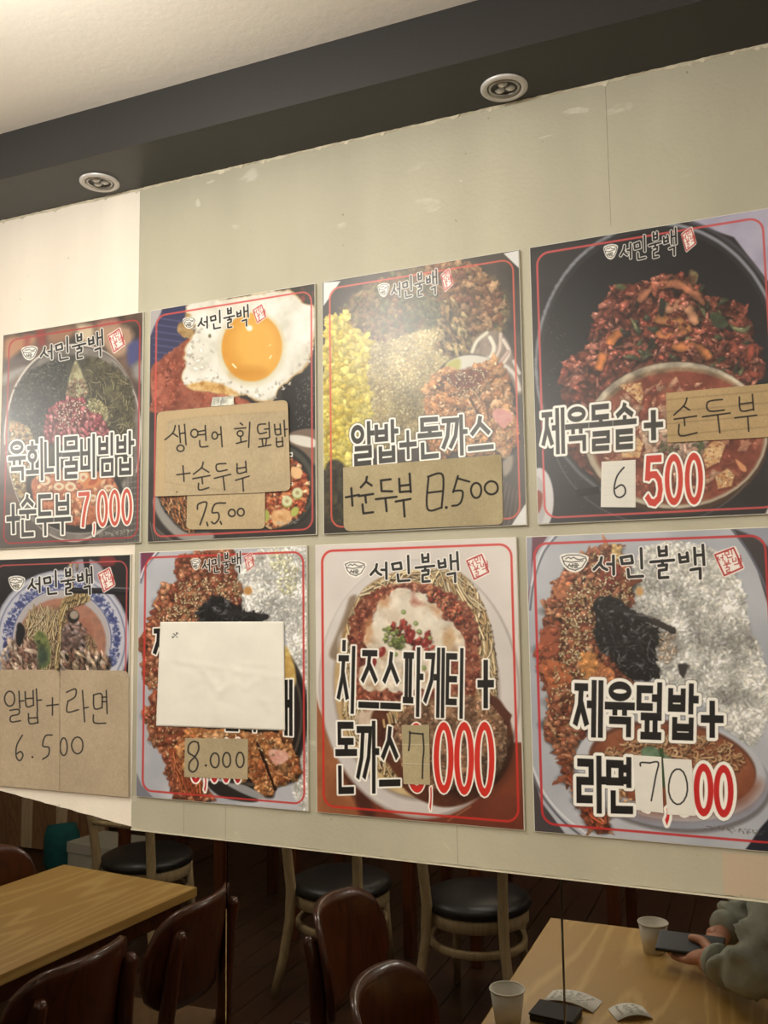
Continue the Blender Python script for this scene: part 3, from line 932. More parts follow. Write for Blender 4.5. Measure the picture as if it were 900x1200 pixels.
    for P in (A((350, 510), (430, 500), (440, 550), (430, 580)), B((350, 240), (400, 215), (440, 250), (425, 305), (360, 305)), B((655, 275), (700, 240), (745, 250), (720, 320), (670, 345)),
              B((705, 375), (750, 345), (778, 365), (765, 410), (715, 420))):
        c.poly([(x + 1, y + 2) for x, y in P], (110, 40, 24), soft=1.6, sp=False)
        c.poly(P, [(196, 138, 84), (224, 176, 116), (236, 196, 140)], soft=1, sp=False, cell=6)
        c.scatter(P, 26, (.8, 1.6), (.5, 1), [(190, 92, 54), (236, 200, 150)], sp=False, shadow=.1)
    c.poly(B((780, 310), (815, 335), (820, 355), (800, 350)), (226, 150, 96), soft=1)
    c.scatter(B((480, 230), (640, 230), (660, 270), (560, 320)), 30, (4, 8), (2, 3.4), [(206, 170, 146), (190, 140, 116), (110, 104, 74)], shadow=.2, spec=.15)
    c.line(B((640, 300), (655, 250)), 4, (84, 96, 60))
    # small white dish and pale ring at lower left, drips of black tape on the board
    c.ell(632, 586, 17, 38, (206, 204, 206), soft=1)
    c.ell(628, 588, 12, 30, (180, 176, 178), soft=1)
    c.poly(B((45, 430), (65, 440), (60, 490), (44, 510)), (150, 62, 40), soft=1)
    t = np.linspace(math.radians(35), math.radians(178), 40)
    c.line([(772 + 126 * math.cos(a), 500 + 114 * math.sin(a)) for a in t], 1.2, (110, 106, 108), soft=.8, op=.8)
    c.poly(Z(0, 0, 1, [(674, 574), (702, 570), (703, 578), (676, 583)]), (14, 12, 12), sp=False, soft=.6)
    c.poly(B((890, 510), (905, 480), (905, 520)), (210, 206, 206), sp=False)
    border(c, RECTS[4], .03, 2.5, (206, 84, 84))
    logo(c, D((302, 124), (640, 74), (640, 172), (302, 222)))
    c.text('제육돌솥', B((58, 132), (414, 96), (414, 265), (62, 290)), (56, 54, 50), 3.0, bw=(.08, .062), dark_edge=.5)
    c.text('+', B((438, 90), (512, 86), (514, 238), (440, 245)), (56, 54, 50), 3.0, bw=(.13, .068), dark_edge=.5)
    c.text('500', B((440, 300), (662, 285), (664, 475), (440, 482)), (206, 62, 48), 2.6, bw=(.12, .07), dark_edge=.4)
    return c


def poster5():
    c = canvas(5, (30, 26, 28), 15)
    A = lambda *p: Z(0, 640, 5.4545, p)
    c.img[:] = ramp(c.noise(30), [(30, 26, 28), (42, 36, 38)])
    c.poly(A((640, 70), (730, 70), (730, 120), (650, 130)), (120, 40, 44), soft=1.5)
    c.poly(A((670, 335), (755, 340), (760, 480), (740, 520), (700, 430)), (120, 32, 38), soft=1.5)
    c.ell(*A((540, 180))[0], 23, 18, (150, 148, 160), soft=1.5)
    # patterned plate
    cx, cy = A((400, 600))[0]
    for rx, ry, col in ((81, 82, (150, 152, 172)), (79, 80, (188, 190, 204)), (75, 76, (74, 84, 132)), (74, 75, (190, 192, 206))):
        c.ell(cx - 1, cy, rx, ry, col, soft=.9)
    R = c.rnd
    for k in range(60):
        a = math.radians(150 + k * 4)
        for _ in range(7):
            r = R.uniform(.80, .93)
            x, y = cx - 1 + 74 * r * math.cos(a + R.uniform(-.03, .03)), cy + 75 * r * math.sin(a + R.uniform(-.03, .03))
            if R.random() < .35:
                c.ell(x, y, R.uniform(1, 2.2), R.uniform(1, 2), R.choice([(58, 70, 132), (84, 96, 152)]), soft=.6)
            else:
                b = R.uniform(0, 6)
                c.line([(x, y), (x + 2.2 * math.cos(b), y + 2.2 * math.sin(b)), (x + 3 * math.cos(b + .8), y + 3 * math.sin(b + .8))], .9, (66, 78, 138))
    for k in range(9):
        a = math.radians(175 + k * 23)
        for _ in range(5):
            x, y = cx - 1 + 64 * math.cos(a) + R.uniform(-3, 3), cy + 65 * math.sin(a) + R.uniform(-3, 3)
            c.ell(x, y, 2.2, 2, (60, 70, 128), soft=.6)
    t = np.linspace(math.radians(170), math.radians(370), 50)
    c.line([(cx - 1 + 58 * math.cos(a), cy + 59 * math.sin(a)) for a in t], 1.2, (80, 90, 140))
    c.ell(cx - 1, cy, 57, 58, (176, 170, 172), soft=1)
    c.ell(cx - 1, cy + 3, 52, 52, [(160, 98, 78), (178, 120, 96), (150, 104, 88)], soft=1.2, cell=12)
    fill = Z(0, 0, 1, [(16, 800), (20, 750), (32, 724), (50, 712), (76, 714), (84, 735), (108, 745), (118, 780), (122, 800)])
    c.poly(fill, [(104, 74, 56), (150, 118, 88), (176, 148, 112)], soft=2, wob=2, cell=8)
    c.noodles(fill, 520, (10, 26), (.9, 1.8), [(196, 172, 128), (176, 148, 106), (150, 112, 84), (208, 190, 150), (160, 130, 120)], ang=1.4, spread=.6, bend=1.0)
    left = A((170, 420), (240, 360), (330, 380), (380, 430), (360, 560), (330, 760), (250, 780), (180, 600))
    c.noodles(left, 170, (10, 30), (1.0, 1.8), [(200, 178, 132), (184, 158, 114), (208, 190, 152)], ang=1.7, spread=.4)
    c.scatter(A((400, 520), (520, 500), (540, 640), (500, 700), (400, 690)), 40, (2.5, 6), (1.6, 3), [(150, 126, 122), (120, 92, 86), (176, 152, 144)], ang=.8)
    mush = A((400, 560), (450, 500), (520, 560), (510, 640), (420, 690), (380, 640))
    c.scatter(mush, 26, (3, 6), (2, 3.4), [(164, 140, 136), (140, 112, 104), (120, 92, 84)])
    c.scatter(A((380, 700), (560, 690), (680, 700), (680, 790), (380, 790)), 70, (3, 8), (1.2, 2.6), [(196, 168, 136), (160, 124, 100), (130, 92, 76), (200, 180, 160)], ang=1.2)
    c.scatter(A((30, 660), (100, 600), (240, 600), (240, 790), (30, 790)), 80, (3, 8), (1.4, 2.8), [(184, 152, 132), (160, 122, 104), (198, 176, 156), (132, 92, 80)], ang=1.2, shadow=.3)
    c.poly(A((105, 520), (130, 490), (165, 540), (150, 590), (120, 640), (100, 580)), (34, 34, 38), soft=1, wob=1)
    c.poly(A((215, 590), (250, 540), (310, 600), (320, 740), (250, 780), (240, 640)), [(90, 104, 58), (124, 134, 76), (54, 66, 44)], soft=1.4, cell=7)
    c.poly(A((245, 650), (300, 660), (305, 740), (250, 760)), (56, 74, 66), soft=3, op=.8)
    lift = A((410, 330), (540, 290), (575, 350), (450, 400), (400, 500), (385, 640), (370, 790), (350, 760), (370, 600), (380, 430))
    c.poly(lift, [(150, 122, 76), (190, 164, 110)], soft=1, cell=5)
    c.noodles(lift, 90, (14, 30), (1.0, 1.9), [(200, 176, 118), (176, 148, 94), (214, 194, 142)], ang=1.75, spread=.25, bend=.3)
    c.noodles(A((450, 100), (500, 100), (470, 260), (560, 300), (420, 360), (430, 250)), 40, (8, 16), (1.3, 2.2), [(196, 170, 116), (170, 140, 92)], ang=1.7, spread=.3)
    p = A((468, 450))[0]
    c.ell(p[0], p[1], 7, 8, (40, 36, 36), soft=1)
    c.ell(p[0] + 1, p[1] - 2, 5, 5, (160, 146, 130), soft=1)
    c.line(A((460, 285), (650, 285), (860, 300)), 6.5, (22, 20, 24), soft=.6)
    c.line(A((460, 281), (650, 279), (860, 292)), 1, (84, 84, 90), op=.7)
    c.line(A((545, 60), (560, 140), (560, 250)), 7, (20, 18, 22), soft=.6)
    c.line(A((700, 265), (860, 272)), 2, (120, 120, 126), op=.8)
    border(c, RECTS[5], .035, 1.6, (196, 84, 84))
    logo(c, A((55, 150), (738, 128), (738, 305), (55, 325)))
    return c


def spicy_pork(c, P, n, sz=(2, 5.5)):
    c.poly(P, [(116, 54, 32), (154, 84, 54), (174, 104, 70)], soft=1, wob=2, wcell=7, cell=8)
    c.scatter(P, n // 5, (sz[0] * 2, sz[1] * 1.9), (3, 7), [(164, 92, 62), (184, 110, 74), (146, 72, 46), (196, 130, 90)], shadow=.5, spec=.25, shade=.45, wob=.18)
    c.scatter(P, n, sz, (1.5, 3.6), [(170, 96, 64), (188, 116, 80), (148, 74, 48), (160, 88, 58), (202, 138, 96), (132, 62, 42)], shadow=.4, spec=.35, shade=.4, wob=.15, dens=.8)


def seeds(c, P, n, s=1.0):
    c.scatter(P, n, (1.3 * s, 1.9 * s), (.7 * s, 1.0 * s), [(226, 200, 150), (206, 176, 122), (236, 216, 176), (186, 150, 100)], shadow=.3, spec=.15, wob=.08, dens=1)


def rice_heap(c, P, n, s=1.0):
    c.poly(P, [(196, 195, 188), (222, 221, 215), (236, 236, 231)], soft=1.6, wob=2.5, cell=14)
    c.scatter(P, n, (2.2 * s, 3.8 * s), (1.2 * s, 1.8 * s), [(238, 238, 233), (230, 230, 223), (245, 245, 242), (222, 220, 211), (234, 231, 218)], shadow=.13, spec=.1, shade=.16, wob=.1)
    c.shade_noise(P, 22, .36)
    c.shade_noise(P, 9, .22)


def seaweed(c, P, n):
    c.poly(P, [(20, 20, 22), (40, 40, 42)], soft=1, wob=2.5, cell=5)
    c.scatter(P, n, (2, 6), (.8, 2), [(32, 32, 34), (24, 22, 24), (58, 58, 62), (92, 92, 98), (44, 44, 42)], shadow=.5, spec=.25, wob=.3)


def poster6():
    c = canvas(6, (178, 180, 190), 16)
    A = lambda *p: Z(155, 635, 4.186, p)
    B = lambda *p: Z(150, 630, 3.693, p)
    c.img[:] = ramp(c.noise(50), [(170, 173, 184), (196, 198, 206)])
    c.poly(A((42, 50), (110, 52), (60, 130), (42, 190)), (122, 50, 80), sp=False)
    c.line(A((130, 50), (70, 120), (42, 200)), 2.2, (120, 122, 140), sp=True)
    c.line(A((118, 50), (60, 125), (42, 175)), 1.6, (224, 226, 232), sp=True)
    rice = Z(0, 0, 1, [(284, 665), (296, 648), (320, 642), (362, 640), (366, 760), (366, 940), (345, 930), (340, 840), (334, 740), (310, 735), (282, 716), (276, 690)])
    rice_heap(c, rice, 900, .9)
    c.scatter(A((680, 60), (800, 90), (790, 250), (720, 230)), 60, (2, 4), (1.2, 2), [(214, 212, 170), (226, 224, 196)], shadow=.1)
    pork = Z(0, 0, 1, [(206, 654), (226, 650), (240, 645), (262, 644), (274, 655), (276, 685), (282, 705), (278, 730), (200, 735), (186, 735),
                       (180, 720), (184, 700), (192, 685), (208, 684), (205, 666)])
    spicy_pork(c, pork, 330)
    spicy_pork(c, Z(0, 0, 1, [(170, 740), (190, 728), (210, 740), (205, 790), (182, 805), (168, 795)]), 90)
    spicy_pork(c, Z(0, 0, 1, [(176, 825), (190, 815), (230, 850), (330, 860), (330, 900), (225, 905), (250, 935), (215, 940), (200, 920), (192, 890), (176, 865), (172, 845)]), 300)
    c.poly(B((180, 920), (250, 900), (290, 990), (330, 1100), (240, 1110), (200, 1020)), [(150, 66, 34), (186, 98, 56)], soft=1, wob=1.5, cell=6)
    c.noodles(B((180, 920), (250, 900), (290, 990), (330, 1100), (240, 1110), (200, 1020)), 60, (10, 20), (1.4, 2.6), [(186, 92, 52), (160, 68, 36), (206, 120, 72)], ang=1.3, spread=.2)
    seeds(c, A((230, 200), (330, 210), (340, 380), (210, 380)), 120, 1)
    seeds(c, A((350, 180), (500, 170), (520, 290), (380, 280)), 80, 1)
    seeds(c, A((130, 320), (220, 300), (220, 385), (130, 385)), 25, 1)
    seeds(c, B((90, 560), (130, 560), (130, 640), (90, 640)), 8)
    seeds(c, B((90, 760), (200, 800), (200, 960), (110, 860)), 22)
    c.ell(*A((568, 240))[0], 5, 5, (198, 140, 72), soft=1.4)
    seaweed(c, A((340, 320), (400, 270), (470, 300), (540, 340), (655, 360), (650, 385), (560, 392), (340, 392)), 120)
    c.line(A((490, 345), (570, 355), (655, 372)), 4, (40, 38, 40), wob=1)
    # dark pot with cutlet at the right
    for rx, ry, col in ((62, 92, (60, 54, 52)), (59, 89, (30, 26, 26)), (55, 84, (80, 70, 62)), (52, 80, (34, 28, 26))):
        c.ell(300, 838, rx, ry, col, soft=1.2)
    c.poly(B((680, 470), (722, 560), (722, 640), (680, 640)), [(196, 150, 70), (226, 200, 110)], soft=1.5, cell=6)
    ck = B((250, 850), (420, 830), (540, 850), (620, 840), (700, 860), (715, 910), (740, 980), (722, 1040), (640, 1070), (620, 1115), (560, 1100), (520, 1040), (250, 1000))
    c.poly([(x + 1.5, y + 3) for x, y in ck], (30, 18, 14), soft=2)
    cutlet(c, ck, 420, [(198, 124, 66), (216, 148, 88), (176, 100, 52), (228, 170, 112), (156, 84, 44)])
    c.line(B((560, 890), (600, 990), (636, 1090)), 3.2, (44, 20, 12), wob=1)
    c.poly(B((610, 920), (680, 920), (690, 965), (640, 985), (610, 950)), [(214, 140, 120), (230, 180, 160)], soft=1, wob=1.5, cell=4)
    seeds(c, B((540, 860), (640, 860), (630, 960), (560, 940)), 16)
    c.poly(B((340, 1060), (420, 1060), (560, 1130), (520, 1145), (400, 1120)), (40, 36, 34), soft=1)
    c.poly(B((430, 1070), (500, 1070), (590, 1120), (540, 1125)), (150, 150, 152), soft=1)
    c.poly(Z(0, 0, 1, [(158, 900), (166, 920), (180, 935), (158, 936)]), (120, 122, 134), sp=False)
    border(c, RECTS[6], .03, 2.2, (198, 58, 56))
    logo(c, A((288, 57), (600, 45), (600, 150), (288, 160)))
    c.text('제', Z(0, 0, 1, [(179, 736), (206, 735), (206, 772), (179, 773)]), (22, 20, 20), 1.8, bw=(.085, .08), dark_edge=0)
    c.text('개', Z(0, 0, 1, [(318, 800), (343, 799), (343, 860), (318, 858)]), (22, 20, 20), 2.0, bw=(.085, .08))
    c.text('돈까스', Z(0, 0, 1, [(262, 800), (324, 800), (324, 857), (262, 855)]), (22, 20, 20), 1.8, bw=(.075, .06))
    c.text('8,000', B((270, 875), (500, 865), (500, 1065), (268, 1060)), (190, 40, 46), 2, bw=(.1, .05), widths=[1, .6, 1, 1, 1])
    return c


def poster7():
    c = canvas(7, (214, 204, 196), 17)
    A = lambda *p: Z(370, 660, 3.75, p)
    B = lambda *p: Z(370, 800, 3.6, p)
    c.img[:] = ramp(c.noise(60), [(212, 203, 197), (226, 218, 212)])
    # table top below the plate
    c.poly(Z(0, 0, 1, [(365, 800), (372, 830), (385, 870), (620, 870), (620, 760), (608, 745), (625, 990), (360, 990)]), (130, 60, 36), sp=False, soft=1)
    c.poly(Z(0, 0, 1, [(366, 790), (374, 830), (400, 880), (440, 935), (480, 965), (366, 960)]), [(150, 84, 48), (176, 106, 64)], soft=1, cell=20)
    c.poly(Z(0, 0, 1, [(430, 925), (640, 940), (640, 1000), (460, 990)]), [(110, 46, 30), (128, 58, 38)], soft=2, cell=30)
    c.poly(Z(0, 0, 1, [(400, 905), (430, 930), (440, 960), (424, 952)]), (70, 34, 24), soft=3, op=.8)
    # plate
    t = np.linspace(0, 2 * math.pi, 60)[:-1]
    def E(cx, cy, rx, ry, rot=0.12):
        return [(cx + rx * math.cos(a) * math.cos(rot) - ry * math.sin(a) * math.sin(rot), cy + rx * math.cos(a) * math.sin(rot) + ry * math.sin(a) * math.cos(rot)) for a in t]
    c.poly(E(492, 808, 118, 152, -.08), (170, 158, 152), sp=False, soft=1.6)
    c.poly(E(491, 806, 116, 150, -.08), [(206, 198, 194), (220, 213, 209)], sp=False, soft=1.2, cell=50)
    c.poly(E(488, 806, 97, 132, -.08), (150, 134, 124), sp=False, soft=3)
    c.poly(E(486, 806, 94, 128, -.08), [(196, 160, 104), (214, 184, 130)], sp=False, soft=1.5, cell=14)
    spag = E(487, 800, 93, 124, -.08)
    left = Z(0, 0, 1, [(400, 800), (402, 740), (416, 705), (440, 680), (480, 668), (470, 690), (440, 720), (420, 790), (440, 850), (480, 900), (520, 926), (470, 920), (430, 890), (404, 850)])
    right = Z(0, 0, 1, [(500, 668), (540, 672), (562, 700), (576, 740), (582, 800), (576, 850), (560, 830), (556, 760), (530, 710), (500, 690)])
    c.poly(left, [(150, 110, 62), (190, 154, 98)], soft=1.5, cell=8)
    c.poly(right, [(150, 112, 62), (196, 160, 100)], soft=1.5, cell=8)
    NC = [(214, 188, 138), (226, 204, 156), (202, 170, 118), (188, 152, 100), (230, 212, 172)]
    c.noodles(left, 330, (18, 50), (1.6, 2.8), NC, ang=1.75, spread=.35, bend=1.3)
    c.noodles(Z(0, 0, 1, [(420, 700), (440, 680), (480, 668), (530, 670), (560, 690), (540, 700), (480, 690), (430, 715)]), 140, (14, 38), (1.6, 2.6), NC, ang=-.2, spread=.5, bend=1.4)
    c.noodles(right, 330, (18, 50), (1.6, 2.8), NC, ang=1.3, spread=.35, bend=1.1)
    c.poly(A((150, 150), (180, 150), (140, 260), (100, 330), (95, 420), (60, 400), (100, 290), (130, 210)), (128, 104, 78), soft=2, op=.8)
    sauce = Z(0, 0, 1, [(410, 745), (414, 720), (430, 700), (450, 688), (480, 683), (510, 688), (536, 700), (555, 722), (562, 755), (560, 800),
                        (540, 830), (500, 830), (450, 850), (420, 820)])
    c.poly(sauce, [(116, 50, 32), (150, 78, 54), (176, 108, 78)], soft=1.2, wob=3, cell=6)
    c.scatter(sauce, 420, (1.6, 4), (1.2, 2.8), [(156, 74, 52), (178, 98, 72), (134, 56, 40), (194, 124, 94), (112, 44, 32)], shadow=.35, spec=.3)
    ch = A((215, 300), (250, 220), (260, 180), (320, 140), (400, 110), (470, 120), (540, 160), (560, 220), (610, 260), (600, 290), (640, 330),
           (620, 390), (560, 440), (560, 520), (420, 560), (240, 560), (200, 520), (230, 400), (205, 350))
    c.poly(ch, [(196, 160, 124), (224, 206, 180), (234, 222, 202), (228, 212, 188)], soft=1.4, wob=6, wcell=14, cell=12)
    c.shade_noise(ch, 9, .22)
    c.poly(A((240, 300), (300, 190), (420, 150), (520, 200), (560, 300), (540, 400), (400, 420), (280, 360)), [(226, 210, 186), (240, 232, 216)], soft=6, op=.7, cell=14)
    for P, col in ((A((215, 280), (240, 240), (250, 300), (220, 350)), (206, 140, 84)), (A((290, 150), (330, 150), (310, 190), (270, 180)), (200, 132, 78)),
                   (A((500, 190), (560, 200), (540, 240)), (198, 128, 80)), (A((560, 330), (590, 290), (620, 330), (580, 380)), (206, 160, 104)),
                   (A((430, 130), (450, 165), (480, 180), (420, 180)), (172, 78, 54))):
        c.poly(P, col, soft=3, wob=2, op=.65)
    c.scatter(A((490, 100), (560, 130), (640, 200), (650, 260), (600, 250), (560, 200), (500, 160)), 60, (1.8, 4), (1.3, 2.6), [(184, 84, 54), (206, 124, 84), (150, 50, 34)], spec=.4)
    mid = A((330, 300), (360, 250), (410, 270), (450, 300), (510, 310), (510, 380), (450, 390), (400, 350))
    c.scatter(mid, 46, (1.8, 4), (1.3, 2.6), [(160, 44, 40), (184, 70, 56), (130, 28, 28)], spec=.35)
    c.scatter(A((305, 290), (370, 290), (390, 380), (310, 350)), 24, (2, 4), (1.3, 2.4), [(140, 156, 78), (172, 182, 110), (110, 124, 60)])
    for x, y in ((386, 215), (440, 265), (476, 460), (350, 400), (365, 520), (500, 330), (455, 300)):
        p = A((x, y))[0]
        c.ell(p[0], p[1], 3, 2.6, (122, 140, 72), rot=.6)
        c.ell(p[0] - .5, p[1] - .5, 1.6, 1.3, (176, 190, 124))
    for x, y in ((290, 390), (480, 350), (250, 740 - 300), (420, 320)):
        p = A((x, y))[0]
        c.ell(p[0], p[1], 4, 6.5, (142, 38, 36), rot=.5)
        c.ell(p[0] - 1, p[1] - 2, 1.4, 2.4, (196, 100, 88), rot=.5)
    low = Z(0, 0, 1, [(420, 835), (460, 830), (470, 860), (440, 870), (425, 860)])
    c.poly(low, [(206, 176, 150), (226, 208, 186)], soft=3, wob=2)
    # brown gravy and the breaded cutlet
    c.poly(Z(0, 0, 1, [(440, 830), (500, 822), (570, 815), (592, 830), (602, 870), (592, 905), (560, 935), (520, 946), (480, 930), (462, 905), (440, 870)]), [(74, 34, 22), (104, 54, 34)], soft=1.5, cell=10)
    c.noodles(Z(0, 0, 1, [(446, 830), (478, 816), (480, 835), (460, 850), (444, 850)]), 14, (16, 24), (3, 4), NC, ang=1.4, spread=.1, bend=.2)
    cut = Z(0, 0, 1, [(462, 860), (470, 836), (490, 822), (520, 816), (552, 814), (576, 826), (592, 850), (596, 880), (584, 905), (560, 918), (520, 925), (490, 915), (470, 895)])
    c.poly(cut, [(122, 84, 56), (164, 124, 88), (186, 148, 112)], soft=1.2, wob=3, wcell=5, cell=8)
    c.scatter(cut, 620, (1.2, 3.2), (.9, 2.2), [(182, 134, 102), (164, 114, 82), (144, 98, 70), (198, 156, 124), (124, 82, 58)], shadow=.26, spec=.12, shade=.32)
    c.shade_noise(cut, 12, .5)
    c.shade_poly(Z(0, 0, 1, [(560, 900), (600, 860), (600, 900), (570, 930), (520, 930)]), .65, 7)
    c.poly(Z(0, 0, 1, [(574, 812), (600, 838), (596, 850), (580, 830)]), (90, 46, 34), sp=False, soft=1)
    c.line(spline(Z(0, 0, 1, [(552, 946), (600, 900), (620, 880)]), False), 1.4, (196, 130, 84), op=.0)
    c.line(Z(0, 0, 1, [(552, 945), (525, 962)]), 1.2, (190, 122, 84), op=.8)
    border(c, RECTS[7], .03, 2.6, (206, 52, 46))
    logo(c, Z(395, 640, 4.737, [(38, 42), (850, 33), (850, 200), (38, 207)]))
    c.text('치즈스파게티', Z(360, 620, 3.332, [(118, 462), (625, 472), (622, 735), (112, 712)]), (32, 30, 28), 2.1, bw=(.085, .048), gap=.1)
    c.text('+', Z(360, 620, 3.332, [(664, 440), (730, 438), (730, 705), (664, 705)]), (32, 30, 28), 2.1, bw=(.14, .055))
    c.text('돈까스', Z(360, 620, 3.332, [(108, 755), (366, 757), (364, 1022), (112, 1030)]), (32, 30, 28), 2.1, bw=(.085, .05), gap=.06)
    c.text('8,', Z(360, 620, 3.332, [(385, 752), (495, 758), (495, 1045), (385, 1020)]), (206, 50, 42), 1.6, bw=(.1, .05), widths=[1.5, .5])
    c.text('000', Z(360, 620, 3.332, [(493, 752), (732, 750), (732, 1050), (493, 1030)]), (212, 52, 42), 1.9, bw=(.13, .055), gap=.0)
    return c


def poster8():
    c = canvas(8, (178, 182, 192), 18)
    A = lambda *p: Z(615, 610, 3.158, p)
    B = lambda *p: Z(615, 800, 3.158, p)
    c.img[:] = ramp(c.noise(70), [(162, 168, 180), (190, 194, 204)])
    c.poly(A((10, 50), (90, 50), (50, 110), (30, 150), (10, 330)), (110, 56, 76), sp=False)
    c.poly(A((10, 50), (28, 50), (24, 200), (10, 300)), (150, 156, 170), sp=False)
    c.poly(B((30, 330), (60, 440), (150, 560), (160, 620), (30, 560)), (72, 66, 70), sp=False)
    c.poly(A((770, 30), (905, 20), (905, 330), (860, 180), (810, 90)), (64, 56, 60), sp=False)
    c.poly(A((775, 30), (905, 20), (905, 100), (850, 60)), (150, 156, 172), sp=False, soft=1.5)
    c.line(A((765, 30), (830, 120), (880, 220), (915, 330)), 2.6, (96, 100, 116), sp=True)
    c.line(A((120, 55), (70, 120), (35, 220), (20, 330)), 2.2, (104, 108, 124), sp=True)
    c.line(A((108, 55), (60, 120), (24, 240)), 2.2, (214, 218, 226), sp=True)
    c.line(B((20, 320), (60, 410), (130, 500), (200, 560), (260, 600)), 2.6, (100, 100, 112), sp=True)
    c.line(B((26, 305), (70, 405), (140, 490), (230, 560)), 2.2, (216, 218, 224), sp=True)
    c.poly(B((830, 600), (870, 540), (905, 500), (905, 640), (800, 640)), (36, 38, 52), sp=False)
    rice = A((395, 240), (400, 190), (440, 110), (520, 80), (600, 85), (680, 100), (740, 150), (800, 240), (820, 320), (830, 400), (870, 480),
             (890, 560), (905, 660), (890, 760), (840, 830), (760, 780), (680, 700), (600, 620), (480, 590), (460, 480), (400, 340))
    rice_heap(c, rice, 1500, 1.15)
    for P, a in ((A((560, 250), (640, 270), (640, 330), (560, 320)), .88), (A((620, 400), (720, 380), (740, 520), (650, 540)), .86), (A((420, 330), (500, 300), (560, 480), (500, 560)), .84),
                 (A((760, 360), (830, 400), (820, 470), (740, 440)), .88), (A((700, 600), (780, 560), (800, 680), (740, 700)), .86)):
        c.shade_poly(P, a, 8)
    c.scatter(A((490, 430), (550, 420), (560, 500), (500, 530)), 40, (1.8, 3.2), (1, 1.6), [(190, 160, 130), (214, 196, 176)], shadow=.2)
    pork = A((110, 250), (160, 170), (235, 120), (290, 100), (340, 95), (380, 190), (400, 290), (380, 320), (300, 300), (260, 420), (330, 500),
             (400, 580), (380, 640), (200, 650), (100, 640), (55, 560), (60, 450), (85, 400), (80, 320))
    spicy_pork(c, pork, 520, (3, 8))
    low = B((90, 130), (110, 60), (160, 10), (240, 60), (230, 180), (180, 230), (200, 330), (300, 380), (310, 480), (290, 545), (240, 520), (200, 440), (150, 340), (110, 240), (80, 190))
    spicy_pork(c, low, 330, (3, 9))
    c.noodles(B((150, 330), (200, 360), (290, 420), (300, 530), (250, 520), (190, 440)), 40, (14, 30), (2, 3.6), [(186, 84, 50), (150, 58, 34), (206, 120, 78)], ang=1.1, spread=.2)
    for P, col in ((A((285, 150), (340, 150), (350, 210), (290, 250)), (146, 58, 44)), (A((220, 400), (270, 400), (280, 440), (230, 450)), (170, 92, 62)),
                   (A((205, 500), (250, 490), (270, 570), (220, 590)), (214, 140, 72)), (A((110, 240), (170, 230), (170, 290), (120, 290)), (196, 116, 74)),
                   (A((60, 410), (120, 400), (130, 480), (70, 500)), (170, 84, 54)), (A((330, 90), (350, 105), (350, 150), (320, 130)), (220, 180, 110)),
                   (A((60, 530), (120, 520), (180, 590), (100, 620)), (196, 104, 60)), (A((280, 540), (330, 560), (320, 600), (260, 590)), (216, 130, 76))):
        c.poly([(x + 1, y + 2) for x, y in P], (70, 26, 16), soft=2, op=.5)
        c.poly(P, col, soft=1, wob=1.5)
        c.scatter(P, 9, (2.5, 6), (1.5, 3.4), [[k * f for k in col] for f in (.85, 1, 1.15)], shadow=.2, spec=.25)
    seeds(c, A((170, 240), (250, 220), (260, 420), (200, 520), (130, 520), (140, 360)), 260, 1.15)
    seeds(c, A((270, 240), (380, 230), (390, 300), (300, 300)), 60, 1.1)
    seeds(c, A((240, 150), (290, 110), (370, 180), (380, 230), (260, 230)), 40, 1.1)
    seeds(c, A((100, 540), (220, 560), (200, 640), (120, 640)), 40, 1.1)
    seeds(c, B((90, 30), (200, 50), (190, 200), (110, 200)), 30, 1.1)
    c.ell(*A((425, 262))[0], 4.5, 5, (214, 160, 96), soft=1.5)
    nori = A((255, 310), (300, 285), (350, 300), (400, 340), (480, 400), (490, 440), (480, 500), (495, 570), (470, 590), (400, 590), (340, 530), (280, 470), (260, 420), (270, 370))
    seaweed(c, nori, 300)
    c.line(A((330, 320), (420, 350), (500, 385), (552, 410)), 6, (44, 42, 44), wob=1.2)
    c.line(A((370, 345), (450, 352), (500, 370)), 2, (110, 106, 104), wob=.8, op=.8)
    c.line(A((480, 370), (552, 405)), 5, (60, 54, 50), wob=1)
    c.poly(A((570, 530), (605, 535), (600, 560), (588, 585), (572, 560)), (60, 56, 56), soft=1, wob=1)
    # noodle soup bowl
    def E(cx, cy, rx, ry, rot):
        t = np.linspace(0, 2 * math.pi, 60)[:-1]
        return [(cx + rx * math.cos(a) * math.cos(rot) - ry * math.sin(a) * math.sin(rot), cy + rx * math.cos(a) * math.sin(rot) + ry * math.sin(a) * math.cos(rot)) for a in t]
    c.poly(E(788, 913, 117, 62, .14), (116, 112, 116), sp=False, soft=2)
    c.poly(E(787, 908, 115, 62, .14), [(140, 144, 160), (156, 160, 176)], sp=False, soft=1, cell=40)
    c.poly(E(786, 901, 112, 60, .14), [(200, 204, 212), (184, 188, 198)], sp=False, soft=1, cell=40)
    c.poly(E(788, 897, 99, 52, .14), (112, 66, 48), sp=False, soft=1.5)
    c.poly(E(789, 899, 96, 49, .14), [(128, 64, 40), (148, 80, 52), (162, 94, 62)], sp=False, soft=1, cell=14)
    nd = Z(0, 0, 1, [(706, 880), (740, 868), (790, 860), (850, 868), (872, 890), (860, 905), (800, 915), (720, 925), (704, 900)])
    c.noodles(nd, 330, (6, 14), (1.8, 2.8), [(200, 152, 108), (216, 176, 132), (180, 128, 86), (190, 142, 96)], ang=.1, spread=1.3, bend=3.4, shadow=.3)
    c.poly(B((560, 380), (860, 360), (840, 440), (760, 480), (580, 500), (420, 480)), [(126, 62, 38), (144, 76, 48)], soft=8, op=.7, cell=12)
    c.poly(B((430, 250), (470, 235), (510, 260), (540, 280), (520, 300), (450, 290)), [(84, 116, 84), (120, 150, 120)], soft=1.2, cell=4)
    c.line(B((505, 250), (515, 380)), 5, (56, 84, 50))
